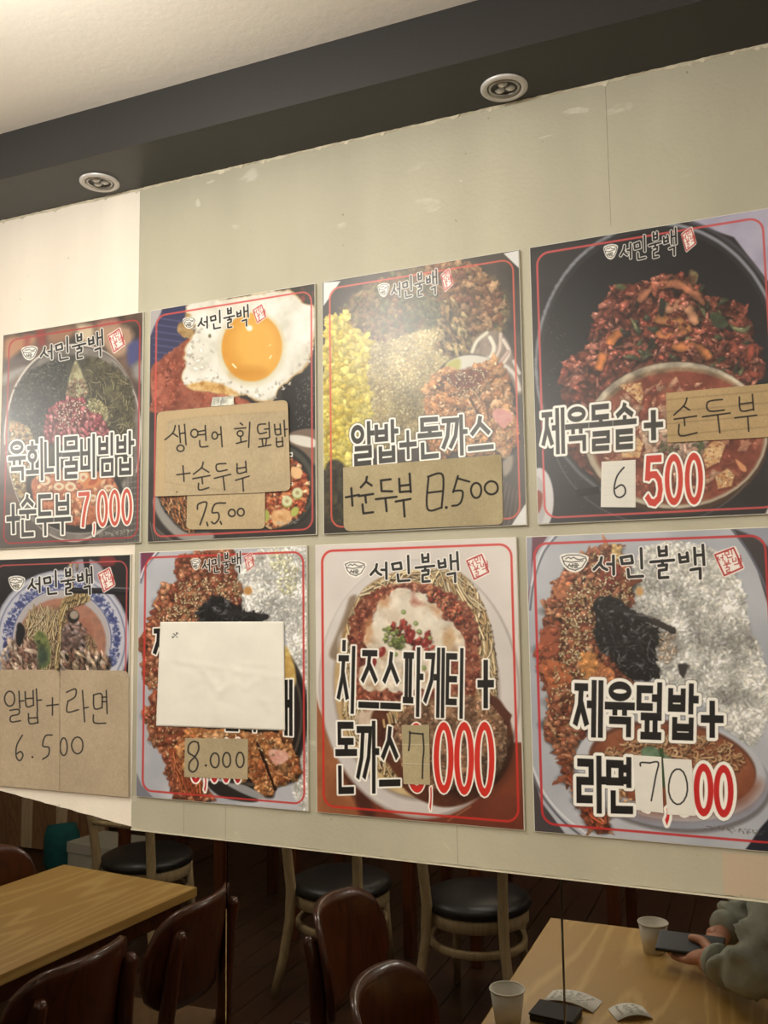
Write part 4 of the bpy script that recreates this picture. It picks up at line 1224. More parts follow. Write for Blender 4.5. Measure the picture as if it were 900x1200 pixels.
    c.scatter(B((330, 270), (420, 270), (420, 460), (330, 420)), 30, (2, 4), (1.4, 2.4), [(196, 130, 78), (214, 160, 106)])
    border(c, RECTS[8], .033, 2.8, (196, 50, 54))
    logo(c, Z(650, 630, 3.913, [(25, 35), (870, 35), (870, 190), (25, 190)]))
    c.text('제육덮밥', Z(610, 610, 3.076, [(188, 580), (644, 596), (640, 788), (186, 772)]), (30, 28, 28), 4.0, bw=(.085, .072), gap=.1, dark_edge=.5)
    c.text('+', Z(610, 610, 3.076, [(648, 600), (734, 605), (734, 785), (648, 785)]), (30, 28, 28), 4.0, bw=(.12, .075), dark_edge=.5)
    c.text('라면', Z(610, 610, 3.076, [(200, 852), (416, 862), (416, 1052), (202, 1046)]), (30, 28, 28), 4.0, bw=(.09, .075), gap=.06, dark_edge=.5)
    c.text('7,0', Z(610, 610, 3.076, [(420, 862), (628, 880), (628, 1062), (420, 1050)]), (206, 40, 44), 3.4, bw=(.1, .07), widths=[1, .6, .9])
    c.text('00', Z(610, 610, 3.076, [(624, 876), (768, 886), (768, 1070), (624, 1062)]), (200, 44, 44), 4.2, bw=(.14, .075), gap=.0, dark_edge=.4)
    tiny_note(c, Z(610, 610, 3.076, [(660, 1105)])[0], Z(610, 610, 3.076, [(885, 1125)])[0], 22, (90, 86, 80))
    return c
# ================================================================== MATERIALS
def new_mat(name):
    m = bpy.data.materials.new(name)
    m.use_nodes = True
    nt = m.node_tree
    return m, nt, nt.nodes['Principled BSDF']


def lin(c):
    return tuple((x / 255 / 12.92) if x / 255 <= 0.04045 else ((x / 255 + 0.055) / 1.055) ** 2.4 for x in c[:3]) + (1,)


def plain(name, col, rough=0.5, var=0.12, scale=8.0, bump=0.0, bscale=60.0, metal=0.0, spec=0.5, stretch=(1, 1, 1), coat=0.0):
    """a base colour varied by noise, with optional fine relief"""
    m, nt, b = new_mat(name)
    tc = nt.nodes.new('ShaderNodeTexCoord')
    mp = nt.nodes.new('ShaderNodeMapping')
    mp.inputs['Scale'].default_value = stretch
    nt.links.new(tc.outputs['Object'], mp.inputs[0])
    n = nt.nodes.new('ShaderNodeTexNoise')
    n.inputs['Scale'].default_value = scale
    n.inputs['Detail'].default_value = 5
    nt.links.new(mp.outputs[0], n.inputs['Vector'])
    r = nt.nodes.new('ShaderNodeValToRGB')
    c = lin(col)
    r.color_ramp.elements[0].position = .3
    r.color_ramp.elements[1].position = .7
    r.color_ramp.elements[0].color = tuple(x * (1 - var) for x in c[:3]) + (1,)
    r.color_ramp.elements[1].color = tuple(min(1, x * (1 + var)) for x in c[:3]) + (1,)
    nt.links.new(n.outputs[0], r.inputs[0])
    nt.links.new(r.outputs[0], b.inputs['Base Color'])
    b.inputs['Roughness'].default_value = rough
    b.inputs['Metallic'].default_value = metal
    b.inputs['Specular IOR Level'].default_value = spec
    b.inputs['Coat Weight'].default_value = coat
    if bump:
        n2 = nt.nodes.new('ShaderNodeTexNoise')
        n2.inputs['Scale'].default_value = bscale
        n2.inputs['Detail'].default_value = 4
        nt.links.new(mp.outputs[0], n2.inputs['Vector'])
        bp = nt.nodes.new('ShaderNodeBump')
        bp.inputs['Strength'].default_value = bump
        bp.inputs['Distance'].default_value = 0.002
        nt.links.new(n2.outputs[0], bp.inputs['Height'])
        nt.links.new(bp.outputs[0], b.inputs['Normal'])
    return m


def wood(name, c0, c1, rough=0.4, axis='Y', scale=6.0, coat=0.0, rings=16.0, p0=.12, p1=.55):
    """cathedral grain: wave bands bent by noise, running along one axis"""
    m, nt, b = new_mat(name)
    tc = nt.nodes.new('ShaderNodeTexCoord')
    mp = nt.nodes.new('ShaderNodeMapping')
    s = {'X': (.12, 1, 1), 'Y': (1, .12, 1), 'Z': (1, 1, .12)}[axis]
    mp.inputs['Scale'].default_value = s
    nt.links.new(tc.outputs['Object'], mp.inputs[0])
    n = nt.nodes.new('ShaderNodeTexNoise')
    n.inputs['Scale'].default_value = scale
    n.inputs['Detail'].default_value = 1.5
    nt.links.new(mp.outputs[0], n.inputs['Vector'])
    mul = nt.nodes.new('ShaderNodeMath')
    mul.operation = 'MULTIPLY'
    mul.inputs[1].default_value = 16.0
    nt.links.new(n.outputs[0], mul.inputs[0])
    fr = nt.nodes.new('ShaderNodeMath')
    fr.operation = 'PINGPONG'
    fr.inputs[1].default_value = 0.5
    nt.links.new(mul.outputs[0], fr.inputs[0])
    n2 = nt.nodes.new('ShaderNodeTexNoise')
    n2.inputs['Scale'].default_value = scale * 30
    n2.inputs['Detail'].default_value = 3
    nt.links.new(mp.outputs[0], n2.inputs['Vector'])
    ad = nt.nodes.new('ShaderNodeMath')
    ad.operation = 'MULTIPLY_ADD'
    ad.inputs[1].default_value = 1.3
    nt.links.new(fr.outputs[0], ad.inputs[0])
    m3 = nt.nodes.new('ShaderNodeMath')
    m3.operation = 'MULTIPLY'
    m3.inputs[1].default_value = .5
    nt.links.new(n2.outputs[0], m3.inputs[0])
    nt.links.new(m3.outputs[0], ad.inputs[2])
    r = nt.nodes.new('ShaderNodeValToRGB')
    r.color_ramp.elements[0].color = lin(c0)
    r.color_ramp.elements[1].color = lin(c1)
    r.color_ramp.elements[0].position = p0
    r.color_ramp.elements[1].position = p1
    mul.inputs[1].default_value = rings
    nt.links.new(ad.outputs[0], r.inputs[0])
    nt.links.new(r.outputs[0], b.inputs['Base Color'])
    b.inputs['Roughness'].default_value = rough
    b.inputs['Coat Weight'].default_value = coat
    return m


def wall_mat(name, col, stain, seed=0.0, var=.06):
    """painted sheet: blotchy paint, faint vertical roller streaks, small dark specks"""
    m, nt, b = new_mat(name)
    tc = nt.nodes.new('ShaderNodeTexCoord')
    mp = nt.nodes.new('ShaderNodeMapping')
    mp.inputs['Location'].default_value = (seed, seed * 2, seed)
    nt.links.new(tc.outputs['Object'], mp.inputs[0])

    def noise(scale, detail, sc=(1, 1, 1)):
        q = nt.nodes.new('ShaderNodeMapping')
        q.inputs['Scale'].default_value = sc
        nt.links.new(mp.outputs[0], q.inputs[0])
        n = nt.nodes.new('ShaderNodeTexNoise')
        n.inputs['Scale'].default_value = scale
        n.inputs['Detail'].default_value = detail
        nt.links.new(q.outputs[0], n.inputs['Vector'])
        return n.outputs[0]

    def ramp_(src, p0, p1, a, c):
        r = nt.nodes.new('ShaderNodeValToRGB')
        r.color_ramp.elements[0].position, r.color_ramp.elements[1].position = p0, p1
        r.color_ramp.elements[0].color, r.color_ramp.elements[1].color = a, c
        nt.links.new(src, r.inputs[0])
        return r.outputs[0]

    def mix(f, a, c, mode='MIX'):
        x = nt.nodes.new('ShaderNodeMix')
        x.data_type = 'RGBA'
        x.blend_type = mode
        for s, v in ((x.inputs[0], f), (x.inputs[6], a), (x.inputs[7], c)):
            if hasattr(v, 'is_output'):
                nt.links.new(v, s)
            else:
                s.default_value = v
        return x.outputs[2]
    c = lin(col)
    lo = tuple(x * (1 - var) for x in c[:3]) + (1,)
    hi = tuple(min(1, x * (1 + var)) for x in c[:3]) + (1,)
    base = ramp_(noise(2.2, 4), .3, .7, lo, hi)
    streak = ramp_(noise(6, 4, (1, 1, .16)), .3, .75, (.88, .88, .88, 1), (1.06, 1.06, 1.06, 1))
    base = mix(1.0, base, streak, 'MULTIPLY')
    spots = ramp_(noise(55, 2), .73, .78, (0, 0, 0, 1), (1, 1, 1, 1))
    base = mix(spots, base, lin(stain))
    scuff = ramp_(noise(9, 6, (1, 1, 2.5)), .66, .72, (0, 0, 0, 1), (.35, .35, .35, 1))
    base = mix(scuff, base, lin((222, 218, 204)))
    nt.links.new(base, b.inputs['Base Color'])
    b.inputs['Roughness'].default_value = .55
    bp = nt.nodes.new('ShaderNodeBump')
    bp.inputs['Strength'].default_value = .25
    bp.inputs['Distance'].default_value = .002
    nt.links.new(noise(160, 3), bp.inputs['Height'])
    nt.links.new(bp.outputs[0], b.inputs['Normal'])
    return m


M = {}
M['cream'] = wall_mat('cream_paint', (232, 222, 206), (170, 160, 140), 0, .03)
M['grey_beige'] = wall_mat('grey_beige_paint', (176, 171, 150), (112, 106, 88), 3.0, .10)
M['pink_beige'] = wall_mat('pink_beige_tone', (184, 166, 142), (130, 112, 92), 7.0, .04)
M['ceiling'] = plain('ceiling_paint', (246, 240, 226), .7, .03, 2, .2, 90)
M['beam'] = plain('charcoal_laminate', (38, 37, 36), .42, .08, 3, .12, 150)
M['caulk'] = plain('old_caulk', (198, 190, 166), .7, .2, 40, .4, 60)
M['edge'] = plain('pale_edge', (200, 194, 172), .4, .1, 20)
M['joint'] = plain('painted_joint', (132, 126, 108), .7, .1, 40)
M['scuff'] = plain('plaster_scuff', (192, 188, 170), .8, .12, 60)
M['foam'] = plain('white_foam_board', (206, 203, 190), .5, .04, 20)
M['card_edge'] = plain('card_core', (166, 146, 112), .9, .1, 60)
M['paper'] = plain('white_paper', (236, 232, 220), .8, .02, 12)
M['chrome'] = plain('satin_white_metal', (206, 202, 196), .35, .03, 20, metal=.2)
M['steel'] = plain('brushed_steel', (170, 168, 164), .3, .05, 30, metal=.9)
M['lens'] = plain('dull_led_lens', (170, 168, 162), .25, .1, 60, coat=.6)
M['led_dark'] = plain('led_housing', (120, 118, 114), .35, .1, 30)
M['oak'] = wood('oak_veneer', (182, 143, 78), (203, 166, 100), .38, 'Y', 3.2, rings=22.0, p0=.62, p1=.86)
M['dark_wood'] = wood('walnut_stained_wood', (62, 30, 14), (92, 48, 24), .28, 'Z', 8, .4)
M['light_wood'] = wood('beech_wood', (150, 128, 92), (172, 150, 112), .45, 'Z', 8)
M['tan_seat'] = plain('tan_seat', (128, 98, 66), .55, .1, 20, .2, 120)
M['black_seat'] = plain('black_vinyl', (34, 32, 30), .38, .15, 15, .2, 200)
M['wallet'] = plain('dark_leather', (40, 32, 26), .7, .1, 30, .2, 200)
M['floor'] = wood('dark_floor_plank', (44, 28, 18), (66, 42, 26), .35, 'Y', 5)
M['room_wall'] = plain('brown_room_wall', (92, 66, 48), .6, .1, 3, .2, 60)
M['plank_a'] = wood('brown_slat', (128, 92, 64), (160, 120, 86), .5, 'Z', 7)
M['plank_b'] = wood('pale_slat', (196, 168, 132), (220, 192, 154), .5, 'Z', 7)
M['teal'] = plain('teal_cloth', (22, 92, 92), .8, .2, 20, .4, 80)
M['white_box'] = plain('white_carton', (196, 192, 176), .7, .05, 12)
M['hoodie'] = plain('grey_green_fleece', (158, 160, 146), .92, .12, 30, .6, 260)
M['trouser'] = plain('dark_denim', (38, 42, 52), .9, .15, 60, .4, 300)
M['skin'] = plain('skin', (196, 138, 108), .5, .07, 30, .15, 200)
M['lips'] = plain('lips', (168, 96, 84), .45, .05, 30)
M['hair'] = plain('black_hair', (24, 20, 18), .45, .3, 80, .6, 300, stretch=(1, 1, .15))
M['phone'] = plain('black_phone', (20, 19, 20), .45, .05, 10)
M['cup'] = plain('paper_cup', (226, 220, 204), .6, .03, 20)
M['shoe'] = plain('dark_shoe', (40, 38, 38), .7, .1, 30)


def mirror_mat():
    m, nt, b = new_mat('smoked_mirror')
    tc = nt.nodes.new('ShaderNodeTexCoord')
    n = nt.nodes.new('ShaderNodeTexNoise')
    n.inputs['Scale'].default_value = 14
    n.inputs['Detail'].default_value = 8
    nt.links.new(tc.outputs['Object'], n.inputs['Vector'])
    r = nt.nodes.new('ShaderNodeValToRGB')
    r.color_ramp.elements[0].position, r.color_ramp.elements[1].position = .6, .8
    r.color_ramp.elements[0].color = (.0, .0, .0, 1)
    r.color_ramp.elements[1].color = (.07, .07, .07, 1)
    nt.links.new(n.outputs[0], r.inputs[0])
    nt.links.new(r.outputs[0], b.inputs['Roughness'])
    b.inputs['Metallic'].default_value = 1
    b.inputs['Base Color'].default_value = (.36, .355, .34, 1)
    return m


M['mirror'] = mirror_mat()
PRINT_GAIN = 0.93          # how strongly inks reflect: paper white of the prints is about 0.75


def print_mat(name, cv, rough=.3, gain=PRINT_GAIN, coat=0.0):
    """the painted array becomes the ink colour of the sheet; a fine procedural grain lies over it"""
    img = bpy.data.images.new(name, cv.w, cv.h, alpha=False, float_buffer=False)
    px = np.ones((cv.h, cv.w, 4), np.float32)
    c = np.clip(cv.img, 0, 1)
    l = np.where(c <= .04045, c / 12.92, ((c + .055) / 1.055) ** 2.4) * gain
    px[..., :3] = np.where(l <= .0031308, l * 12.92, 1.055 * np.maximum(l, 1e-9) ** (1 / 2.4) - .055)
    img.pixels.foreach_set(px[::-1].ravel())
    img.update()
    img.pack()
    m, nt, b = new_mat(name)
    t = nt.nodes.new('ShaderNodeTexImage')
    t.image = img
    t.extension = 'EXTEND'
    uv = nt.nodes.new('ShaderNodeUVMap')
    nt.links.new(uv.outputs[0], t.inputs[0])
    n = nt.nodes.new('ShaderNodeTexNoise')
    tc = nt.nodes.new('ShaderNodeTexCoord')
    nt.links.new(tc.outputs['Object'], n.inputs['Vector'])
    n.inputs['Scale'].default_value = 900
    n.inputs['Detail'].default_value = 2
    r = nt.nodes.new('ShaderNodeValToRGB')
    r.color_ramp.elements[0].color = (.88, .88, .88, 1)
    r.color_ramp.elements[1].color = (1.0, 1.0, 1.0, 1)
    nt.links.new(n.outputs[0], r.inputs[0])
    x = nt.nodes.new('ShaderNodeMix')
    x.data_type = 'RGBA'
    x.blend_type = 'MULTIPLY'
    x.inputs[0].default_value = 1
    nt.links.new(t.outputs[0], x.inputs[6])
    nt.links.new(r.outputs[0], x.inputs[7])
    nt.links.new(x.outputs[2], b.inputs['Base Color'])
    b.inputs['Roughness'].default_value = rough
    b.inputs['Coat Weight'].default_value = coat
    return m


# ================================================================== MESH HELPERS
def link_mesh(name, bm, mat, parent=None, smooth=False, mats=None):
    me = bpy.data.meshes.new(name)
    bmesh.ops.recalc_face_normals(bm, faces=bm.faces[:])
    bm.to_mesh(me)
    bm.free()
    for m in (mats or [mat]):
        me.materials.append(m)
    if smooth:
        me.polygons.foreach_set('use_smooth', [True] * len(me.polygons))
    o = bpy.data.objects.new(name, me)
    COL.objects.link(o)
    if parent is not None:
        o.parent = parent
    return o


def empty(name, loc=(0, 0, 0), rz=0.0):
    o = bpy.data.objects.new(name, None)
    o.empty_display_size = .05
    o.location = loc
    o.rotation_euler = (0, 0, rz)
    COL.objects.link(o)
    return o


def tag(o, label=None, cat=None, group=None, kind=None):
    if label:
        o['label'] = label
    if cat:
        o['category'] = cat
    if group:
        o['group'] = group
    if kind:
        o['kind'] = kind
    return o


def box(bm, x0, y0, z0, x1, y1, z1, bev=0.0, seg=2):
    r = bmesh.ops.create_cube(bm, size=1)
    vs = r['verts']
    for v in vs:
        v.co = Vector(((x0 + x1) / 2 + v.co.x * (x1 - x0), (y0 + y1) / 2 + v.co.y * (y1 - y0), (z0 + z1) / 2 + v.co.z * (z1 - z0)))
    if bev:
        es = list({e for v in vs for e in v.link_edges})
        bmesh.ops.bevel(bm, geom=es, offset=bev, segments=seg, affect='EDGES', profile=.6)
    return bm


def tube(bm, pts, rad, seg=10, squash=1.0, cap=True):
    """a swept round or flattened bar; rad = one radius or one per point"""
    pts = [Vector(p) for p in pts]
    n = len(pts)
    rads = rad if isinstance(rad, (list, tuple)) else [rad] * n
    rings = []
    up = Vector((0, 0, 1))
    t0 = (pts[1] - pts[0]).normalized()
    if abs(t0.dot(up)) > .9:
        up = Vector((0, 1, 0))
    u = t0.cross(up).normalized()
    for i, p in enumerate(pts):
        t = (pts[min(i + 1, n - 1)] - pts[max(i - 1, 0)]).normalized()
        u = (u - t * u.dot(t)).normalized()
        w = t.cross(u)
        ring = []
        for k in range(seg):
            a = 2 * math.pi * k / seg
            ring.append(bm.verts.new(p + u * math.cos(a) * rads[i] + w * math.sin(a) * rads[i] * squash))
        rings.append(ring)
    for a, b in zip(rings, rings[1:]):
        for k in range(seg):
            bm.faces.new((a[k], a[(k + 1) % seg], b[(k + 1) % seg], b[k]))
    if cap:
        bm.faces.new(rings[0][::-1])
        bm.faces.new(rings[-1])
    return bm


def lathe(bm, prof, seg=32, c=(0, 0, 0)):
    rings = []
    for r, z in prof:
        if r < 1e-6:
            rings.append([bm.verts.new((c[0], c[1], c[2] + z))])
        else:
            rings.append([bm.verts.new((c[0] + r * math.cos(2 * math.pi * k / seg), c[1] + r * math.sin(2 * math.pi * k / seg), c[2] + z)) for k in range(seg)])
    for a, b in zip(rings, rings[1:]):
        for k in range(seg):
            k2 = (k + 1) % seg
            if len(a) == 1 and len(b) > 1:
                bm.faces.new((a[0], b[k], b[k2]))
            elif len(b) == 1 and len(a) > 1:
                bm.faces.new((a[k], b[0], a[k2]))
            elif len(a) > 1:
                bm.faces.new((a[k], b[k], b[k2], a[k2]))
    return bm


# ================================================================== THE SETTING
EDGE_Z = 1.178
floor = empty('floor')
tag(floor, 'dark brown plank floor of the dining room', None, None, 'structure')
bm = bmesh.new()
box(bm, -4.2, -4.4, -.06, 2.6, .14, -.012)
link_mesh('subfloor', bm, M['floor'], floor)
protos = []
for k in range(3):
    bm = bmesh.new()
    box(bm, -.0585, -.6, -.012, .0585, .6, 0, .0015, 1)
    me_o = link_mesh('plank', bm, M['floor'], floor)
    protos.append(me_o)
cnt = 0
rr = random.Random(5)
xi = 0
x = -2.6
first = list(protos)
while x < 1.5:
    y = -3.6 + (xi % 3) * .4
    while y < -.8:
        if cnt < 3:
            o = first[cnt]
        else:
            o = protos[cnt % 3].copy()
            COL.objects.link(o)
        o.location = (x, y, 0)
        o.parent = floor
        o.rotation_euler = (0, 0, math.pi * (cnt % 2))
        cnt += 1
        y += 1.203
    x += .12
    xi += 1

bm = bmesh.new()
box(bm, -4.2, .012, -.06, 2.6, .14, 2.75)
wall_back = link_mesh('wall_back', bm, M['cream'])
tag(wall_back, 'cream wall carrying the menu boards and the smoked mirrors', None, None, 'structure')


def wall_sheet(x0, x1, zb0, zb1, mat, label, seed):
    """a painted sheet with a slightly ragged lower edge"""
    R = random.Random(seed)
    bm = bmesh.new()
    n = max(2, int((x1 - x0) / .012))
    zt = 2.38
    top, bot = [], []
    for i in range(n + 1):
        t = i / n
        xx = x0 + (x1 - x0) * t
        zz = zb0 + (zb1 - zb0) * t + R.uniform(-.0006, .0006)
        top.append((xx, zt))
        bot.append((xx, zz))
    f = [bm.verts.new((a, 0, b)) for a, b in top]
    g = [bm.verts.new((a, 0, b)) for a, b in bot]
    f2 = [bm.verts.new((a, .014, b)) for a, b in top]
    g2 = [bm.verts.new((a, .014, b)) for a, b in bot]
    for i in range(n):
        bm.faces.new((f[i], f[i + 1], g[i + 1], g[i]))
        bm.faces.new((g[i], g[i + 1], g2[i + 1], g2[i]))
        bm.faces.new((f2[i], g2[i], g2[i + 1], f2[i + 1]))
    bm.faces.new((f[0], g[0], g2[0], f2[0]))
    bm.faces.new((f[n], f2[n], g2[n], g[n]))
    o = link_mesh('wall_panel', bm, mat, wall_back)
    o['label'] = label
    return o


wall_sheet(-.20, .1595, 1.232, 1.184, M['cream'], 'cream painted wall sheet at the left', 1)
wall_sheet(-1.5, -.2005, 1.30, 1.232, M['cream'], 'cream painted wall sheet at the left', 2)
wall_sheet(.160, 2.4, 1.181, 1.166, M['grey_beige'], 'grey beige painted wall sheet behind most of the boards', 3)
bm = bmesh.new()
for jx, ja, jb in ((1.037, 2.14, 2.366), (.357, 1.1815, 1.233), (.272, 1.1815, 1.2335), (.772, 1.179, 1.2355)):
    box(bm, jx - .0004, -.00015, ja, jx + .0004, .001, jb)
link_mesh('joint_line', bm, M['joint'], wall_back)
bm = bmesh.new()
box(bm, 1.152, -.0008, 1.1755, 2.38, 0, 1.232)  # thin strip in a warmer, pinker tone than the sheet
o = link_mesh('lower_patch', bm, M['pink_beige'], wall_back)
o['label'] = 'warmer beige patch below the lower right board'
# old plaster scuffs and scratches on the grey sheet
bm = bmesh.new()
R = random.Random(12)
for cx_, cy_, lx, ly, sl in ((676, 130, 17, 4.5, -.12), (247, 213, 6, 1.6, -.35), (232, 238, 3, 6, .1), (640, 160, 10, 1.0, -.3), (540, 212, 2, 1.4, 0), (524, 992, 8, .7, 1.2)):
    vs = []
    for k in range(14):
        a = 2 * math.pi * k / 14
        r_ = R.uniform(.65, 1.1)
        dx_, dy_ = lx * math.cos(a) * r_, ly * math.sin(a) * r_
        w_ = wall_pt(cx_ + dx_, cy_ + dy_ + dx_ * sl)
        vs.append(bm.verts.new((w_[0], -.0003, w_[1])))
    bm.faces.new(vs)
link_mesh('paint_scuff', bm, M['scuff'], wall_back)
# pale edge strip under the sheets
bm = bmesh.new()
P = [(.160, 1.1805), (1.1825, 1.1735), (2.4, 1.1655)]
for (xa, za), (xb, zb) in zip(P, P[1:]):
    vs = [bm.verts.new(q) for q in ((xa, -.002, za), (xb, -.002, zb), (xb, -.002, zb - .0022), (xa, -.002, za - .0022),
                                    (xa, .012, za), (xb, .012, zb), (xb, .012, zb - .0022), (xa, .012, za - .0022))]
    for f in ((0, 1, 2, 3), (4, 7, 6, 5), (0, 4, 5, 1), (3, 2, 6, 7)):
        bm.faces.new([vs[i] for i in f])
tag(link_mesh('trim_1', bm, M['edge']), 'thin pale strip along the lower edge of the wall above the mirrors', None, None, 'structure')

# ceiling, side and far walls (seen only in the mirrors or from beside the photograph's place)
CEILZ = 2.461
bm = bmesh.new()
box(bm, -4.2, -4.4, CEILZ, 2.6, .14, CEILZ + .2)
tag(link_mesh('ceiling', bm, M['ceiling']), 'cream painted ceiling above the dark beam', None, None, 'structure')
for nm, q, lb in (('wall_front', (-4.2, -4.52, 2.6, -4.4), 'far wall of the dining room, brown below and cream above'),
                  ('wall_left', (-4.32, -4.52, -4.2, .14), 'left wall of the dining room, brown below and cream above'),
                  ('wall_right', (2.6, -4.52, 2.72, .14), 'right wall of the dining room, brown below and cream above')):
    w = empty(nm)
    tag(w, lb, None, None, 'structure')
    bm = bmesh.new()
    box(bm, q[0], q[1], -.06, q[2], q[3], 1.1)
    link_mesh('lower_wall', bm, M['room_wall'], w)
    bm = bmesh.new()
    box(bm, q[0], q[1], 1.1, q[2], q[3], 2.66)
    link_mesh('upper_wall', bm, M['cream'], w)

# dark beam under the ceiling
BZ = 2.3715
BY = -.139
beam = empty('trim_2', (0, 0, BZ))
tag(beam, 'charcoal beam running along the top of the wall, downlights in its underside', None, None, 'structure')
bm = bmesh.new()
box(bm, -4.2, BY + .003, 0, 2.6, .012, .012)
link_mesh('underside_board', bm, M['beam'], beam)
bm = bmesh.new()
box(bm, -4.2, BY, -.0008, 2.6, BY + .0028, CEILZ - BZ)
link_mesh('front_board', bm, M['beam'], beam)
# lumpy line of old paint where the beam meets the wall
R = random.Random(9)
bm = bmesh.new()
n = 420
prev = None
for i in range(n + 1):
    xx = -.5 + 2.4 * i / n
    hgt = .0022 + .0016 * math.sin(i * .31) * math.sin(i * .05) + R.uniform(0, .0016) + (.0035 if R.random() < .05 else 0)
    a = bm.verts.new((xx, -.0004, -hgt))
    b_ = bm.verts.new((xx, -.0022 - R.uniform(0, .002), -.0002))
    if prev:
        bm.faces.new((prev[0], a, b_, prev[1]))
    prev = (a, b_)
link_mesh('caulk_line', bm, M['caulk'], beam)


def downlight(x, y, label):
    t = empty('downlight', (x, y, BZ))
    tag(t, label, 'downlight', 'downlights in the dark beam')
    bm = bmesh.new()
    lathe(bm, [(.0365, .0), (.0365, -.0025), (.034, -.0045), (.029, -.0045), (.0262, -.0025), (.0255, .001), (.0255, .006)], 48)
    link_mesh('trim_ring', bm, M['chrome'], t, True)
    bm = bmesh.new()
    lathe(bm, [(.0245, -.0018), (.0228, -.004), (.0205, -.003), (.0200, .001)], 40)
    link_mesh('inner_ring', bm, M['steel'], t, True)
    bm = bmesh.new()
    lathe(bm, [(0, .0005), (.0205, .0005)], 32)
    link_mesh('lamp_face', bm, M['led_dark'], t, True)
    for k in range(3):
        a = 2 * math.pi * k / 3 + .5
        bm = bmesh.new()
        lathe(bm, [(.0082, .0), (.0082, -.0014), (.0060, -.0034), (.003, -.0044), (0, -.0047)], 20)
        o = link_mesh('led_lens', bm, M['lens'], t, True)
        o.location = (.0098 * math.cos(a), .0098 * math.sin(a), .0006)
        bm = bmesh.new()
        lathe(bm, [(0, -.0053), (.0022, -.0049), (.003, -.0044)], 10)
        link_mesh('led_chip', bm, M['edge'], o, True)
    return t


downlight(.890, -.0485, 'round recessed downlight in the beam above the third and fourth boards')
downlight(.109, -.0550, 'round recessed downlight in the beam above the cream left wall')

# ------------------------------------------------------------------ mirrors under the sheets
for i, (xa, xb) in enumerate(((-.786, -.2155), (-.2149, .3566), (.3574, .9276), (.9284, 1.499))):
    bm = bmesh.new()
    box(bm, xa, .0045, .30, xb, .0115, 1.35, .0012, 1)
    o = link_mesh('mirror', bm, M['mirror'])
    tag(o, {0: 'smoked mirror panel left of the one showing the bare oak table', 1: 'left smoked mirror panel, showing the oak table with brown chairs',
            2: 'middle smoked mirror panel, showing the pale chairs with black seats',
            3: 'right smoked mirror panel, showing the person and the paper cup'}[i], 'mirror', 'smoked mirror panels under the menu boards')


# ================================================================== BOARDS
BOARD_LABELS = {
    1: 'menu board of a beef and vegetable rice bowl, leftmost of the upper row',
    2: 'menu board with a big fried egg under two cardboard notes',
    3: 'menu board of yellow radish and rice with a cutlet, white cut corners',
    4: 'menu board of red stir-fry in a black pot, rightmost of the upper row',
    5: 'menu board of noodle soup in a blue patterned bowl, lower left corner',
    6: 'menu board half covered by a blank sheet of white paper',
    7: 'menu board of cheese spaghetti on a white plate',
    8: 'menu board of rice, red pork and black seaweed, lower right',
}


def board(i):
    cv = globals()['poster%d' % i]()
    x0, z0, x1, z1 = RECTS[i]
    t = empty('menu_board', ((x0 + x1) / 2, 0, z0))
    tag(t, BOARD_LABELS[i], 'poster', 'menu boards on the wall')
    ox, oz = (x0 + x1) / 2, z0
    bm = bmesh.new()
    box(bm, x0 - ox, -BOARD_T + .0006, 0, x1 - ox, -.0003, z1 - oz, .0006, 1)
    link_mesh('backing_board', bm, M['foam'], t)
    bm = bmesh.new()
    uvl = bm.loops.layers.uv.new('uv')
    e = .0014
    A = [(x0 + e - ox, z0 + e - oz), (x1 - e - ox, z0 + e - oz), (x1 - e - ox, z1 - e - oz), (x0 + e - ox, z1 - e - oz)]
    fr = [bm.verts.new((a, -BOARD_T, b)) for a, b in A]
    bk = [bm.verts.new((a, -BOARD_T + .0006, b)) for a, b in A]
    fs = [bm.faces.new(fr)]
    for k in range(4):
        fs.append(bm.faces.new((fr[k], bk[k], bk[(k + 1) % 4], fr[(k + 1) % 4])))
    for f in fs:
        for l in f.loops:
            l[uvl].uv = ((l.vert.co.x + ox - x0) / (x1 - x0), (l.vert.co.z) / (z1 - z0))
    link_mesh('printed_sheet', bm, print_mat('menu_print', cv, .32, PRINT_GAIN, .0), t)
    return t


for i in range(1, 9):
    board(i)


# ------------------------------------------------------------------ notes stuck on the boards
def strokes(cv, tr, sts, w, col=(26, 24, 24), sp=True):
    R = cv.rnd
    for s in sts:
        if s[0] == 'o':
            _, cx, cy, rx, ry = s
            a0 = R.uniform(-2.2, -1.2)
            pts = [(cx + rx * math.cos(a0 + a) * (1 + .03 * math.sin(3 * a)), cy + ry * math.sin(a0 + a)) for a in np.linspace(0, 6.5, 18)]
            cv.line(tr(*pts), w, col, soft=.45, op=.95)
        elif s[0] == '.':
            p = tr((s[1], s[2]))[0]
            cv.ell(p[0], p[1], w * .75, w * .75, col, soft=.4)
        else:
            cv.line(tr(*s), w, col, sp=sp and len(s) > 2, soft=.45, op=.95)


def rounded(pts, rad, n=4):
    """round every corner whose radius in rad is > 0 (photo points)"""
    out = []
    m = len(pts)
    for i, p in enumerate(pts):
        r = rad[i] if isinstance(rad, (list, tuple)) else rad
        p = np.array(p, float)
        a = np.array(pts[i - 1], float) - p
        b = np.array(pts[(i + 1) % m], float) - p
        if r <= 0:
            out.append(tuple(p))
            continue
        a, b = a / np.linalg.norm(a), b / np.linalg.norm(b)
        for k in range(n + 1):
            t = k / n
            q0, q1 = p + a * r, p + b * r
            out.append(tuple((1 - t) ** 2 * q0 + 2 * t * (1 - t) * p + t * t * q1))
    return out


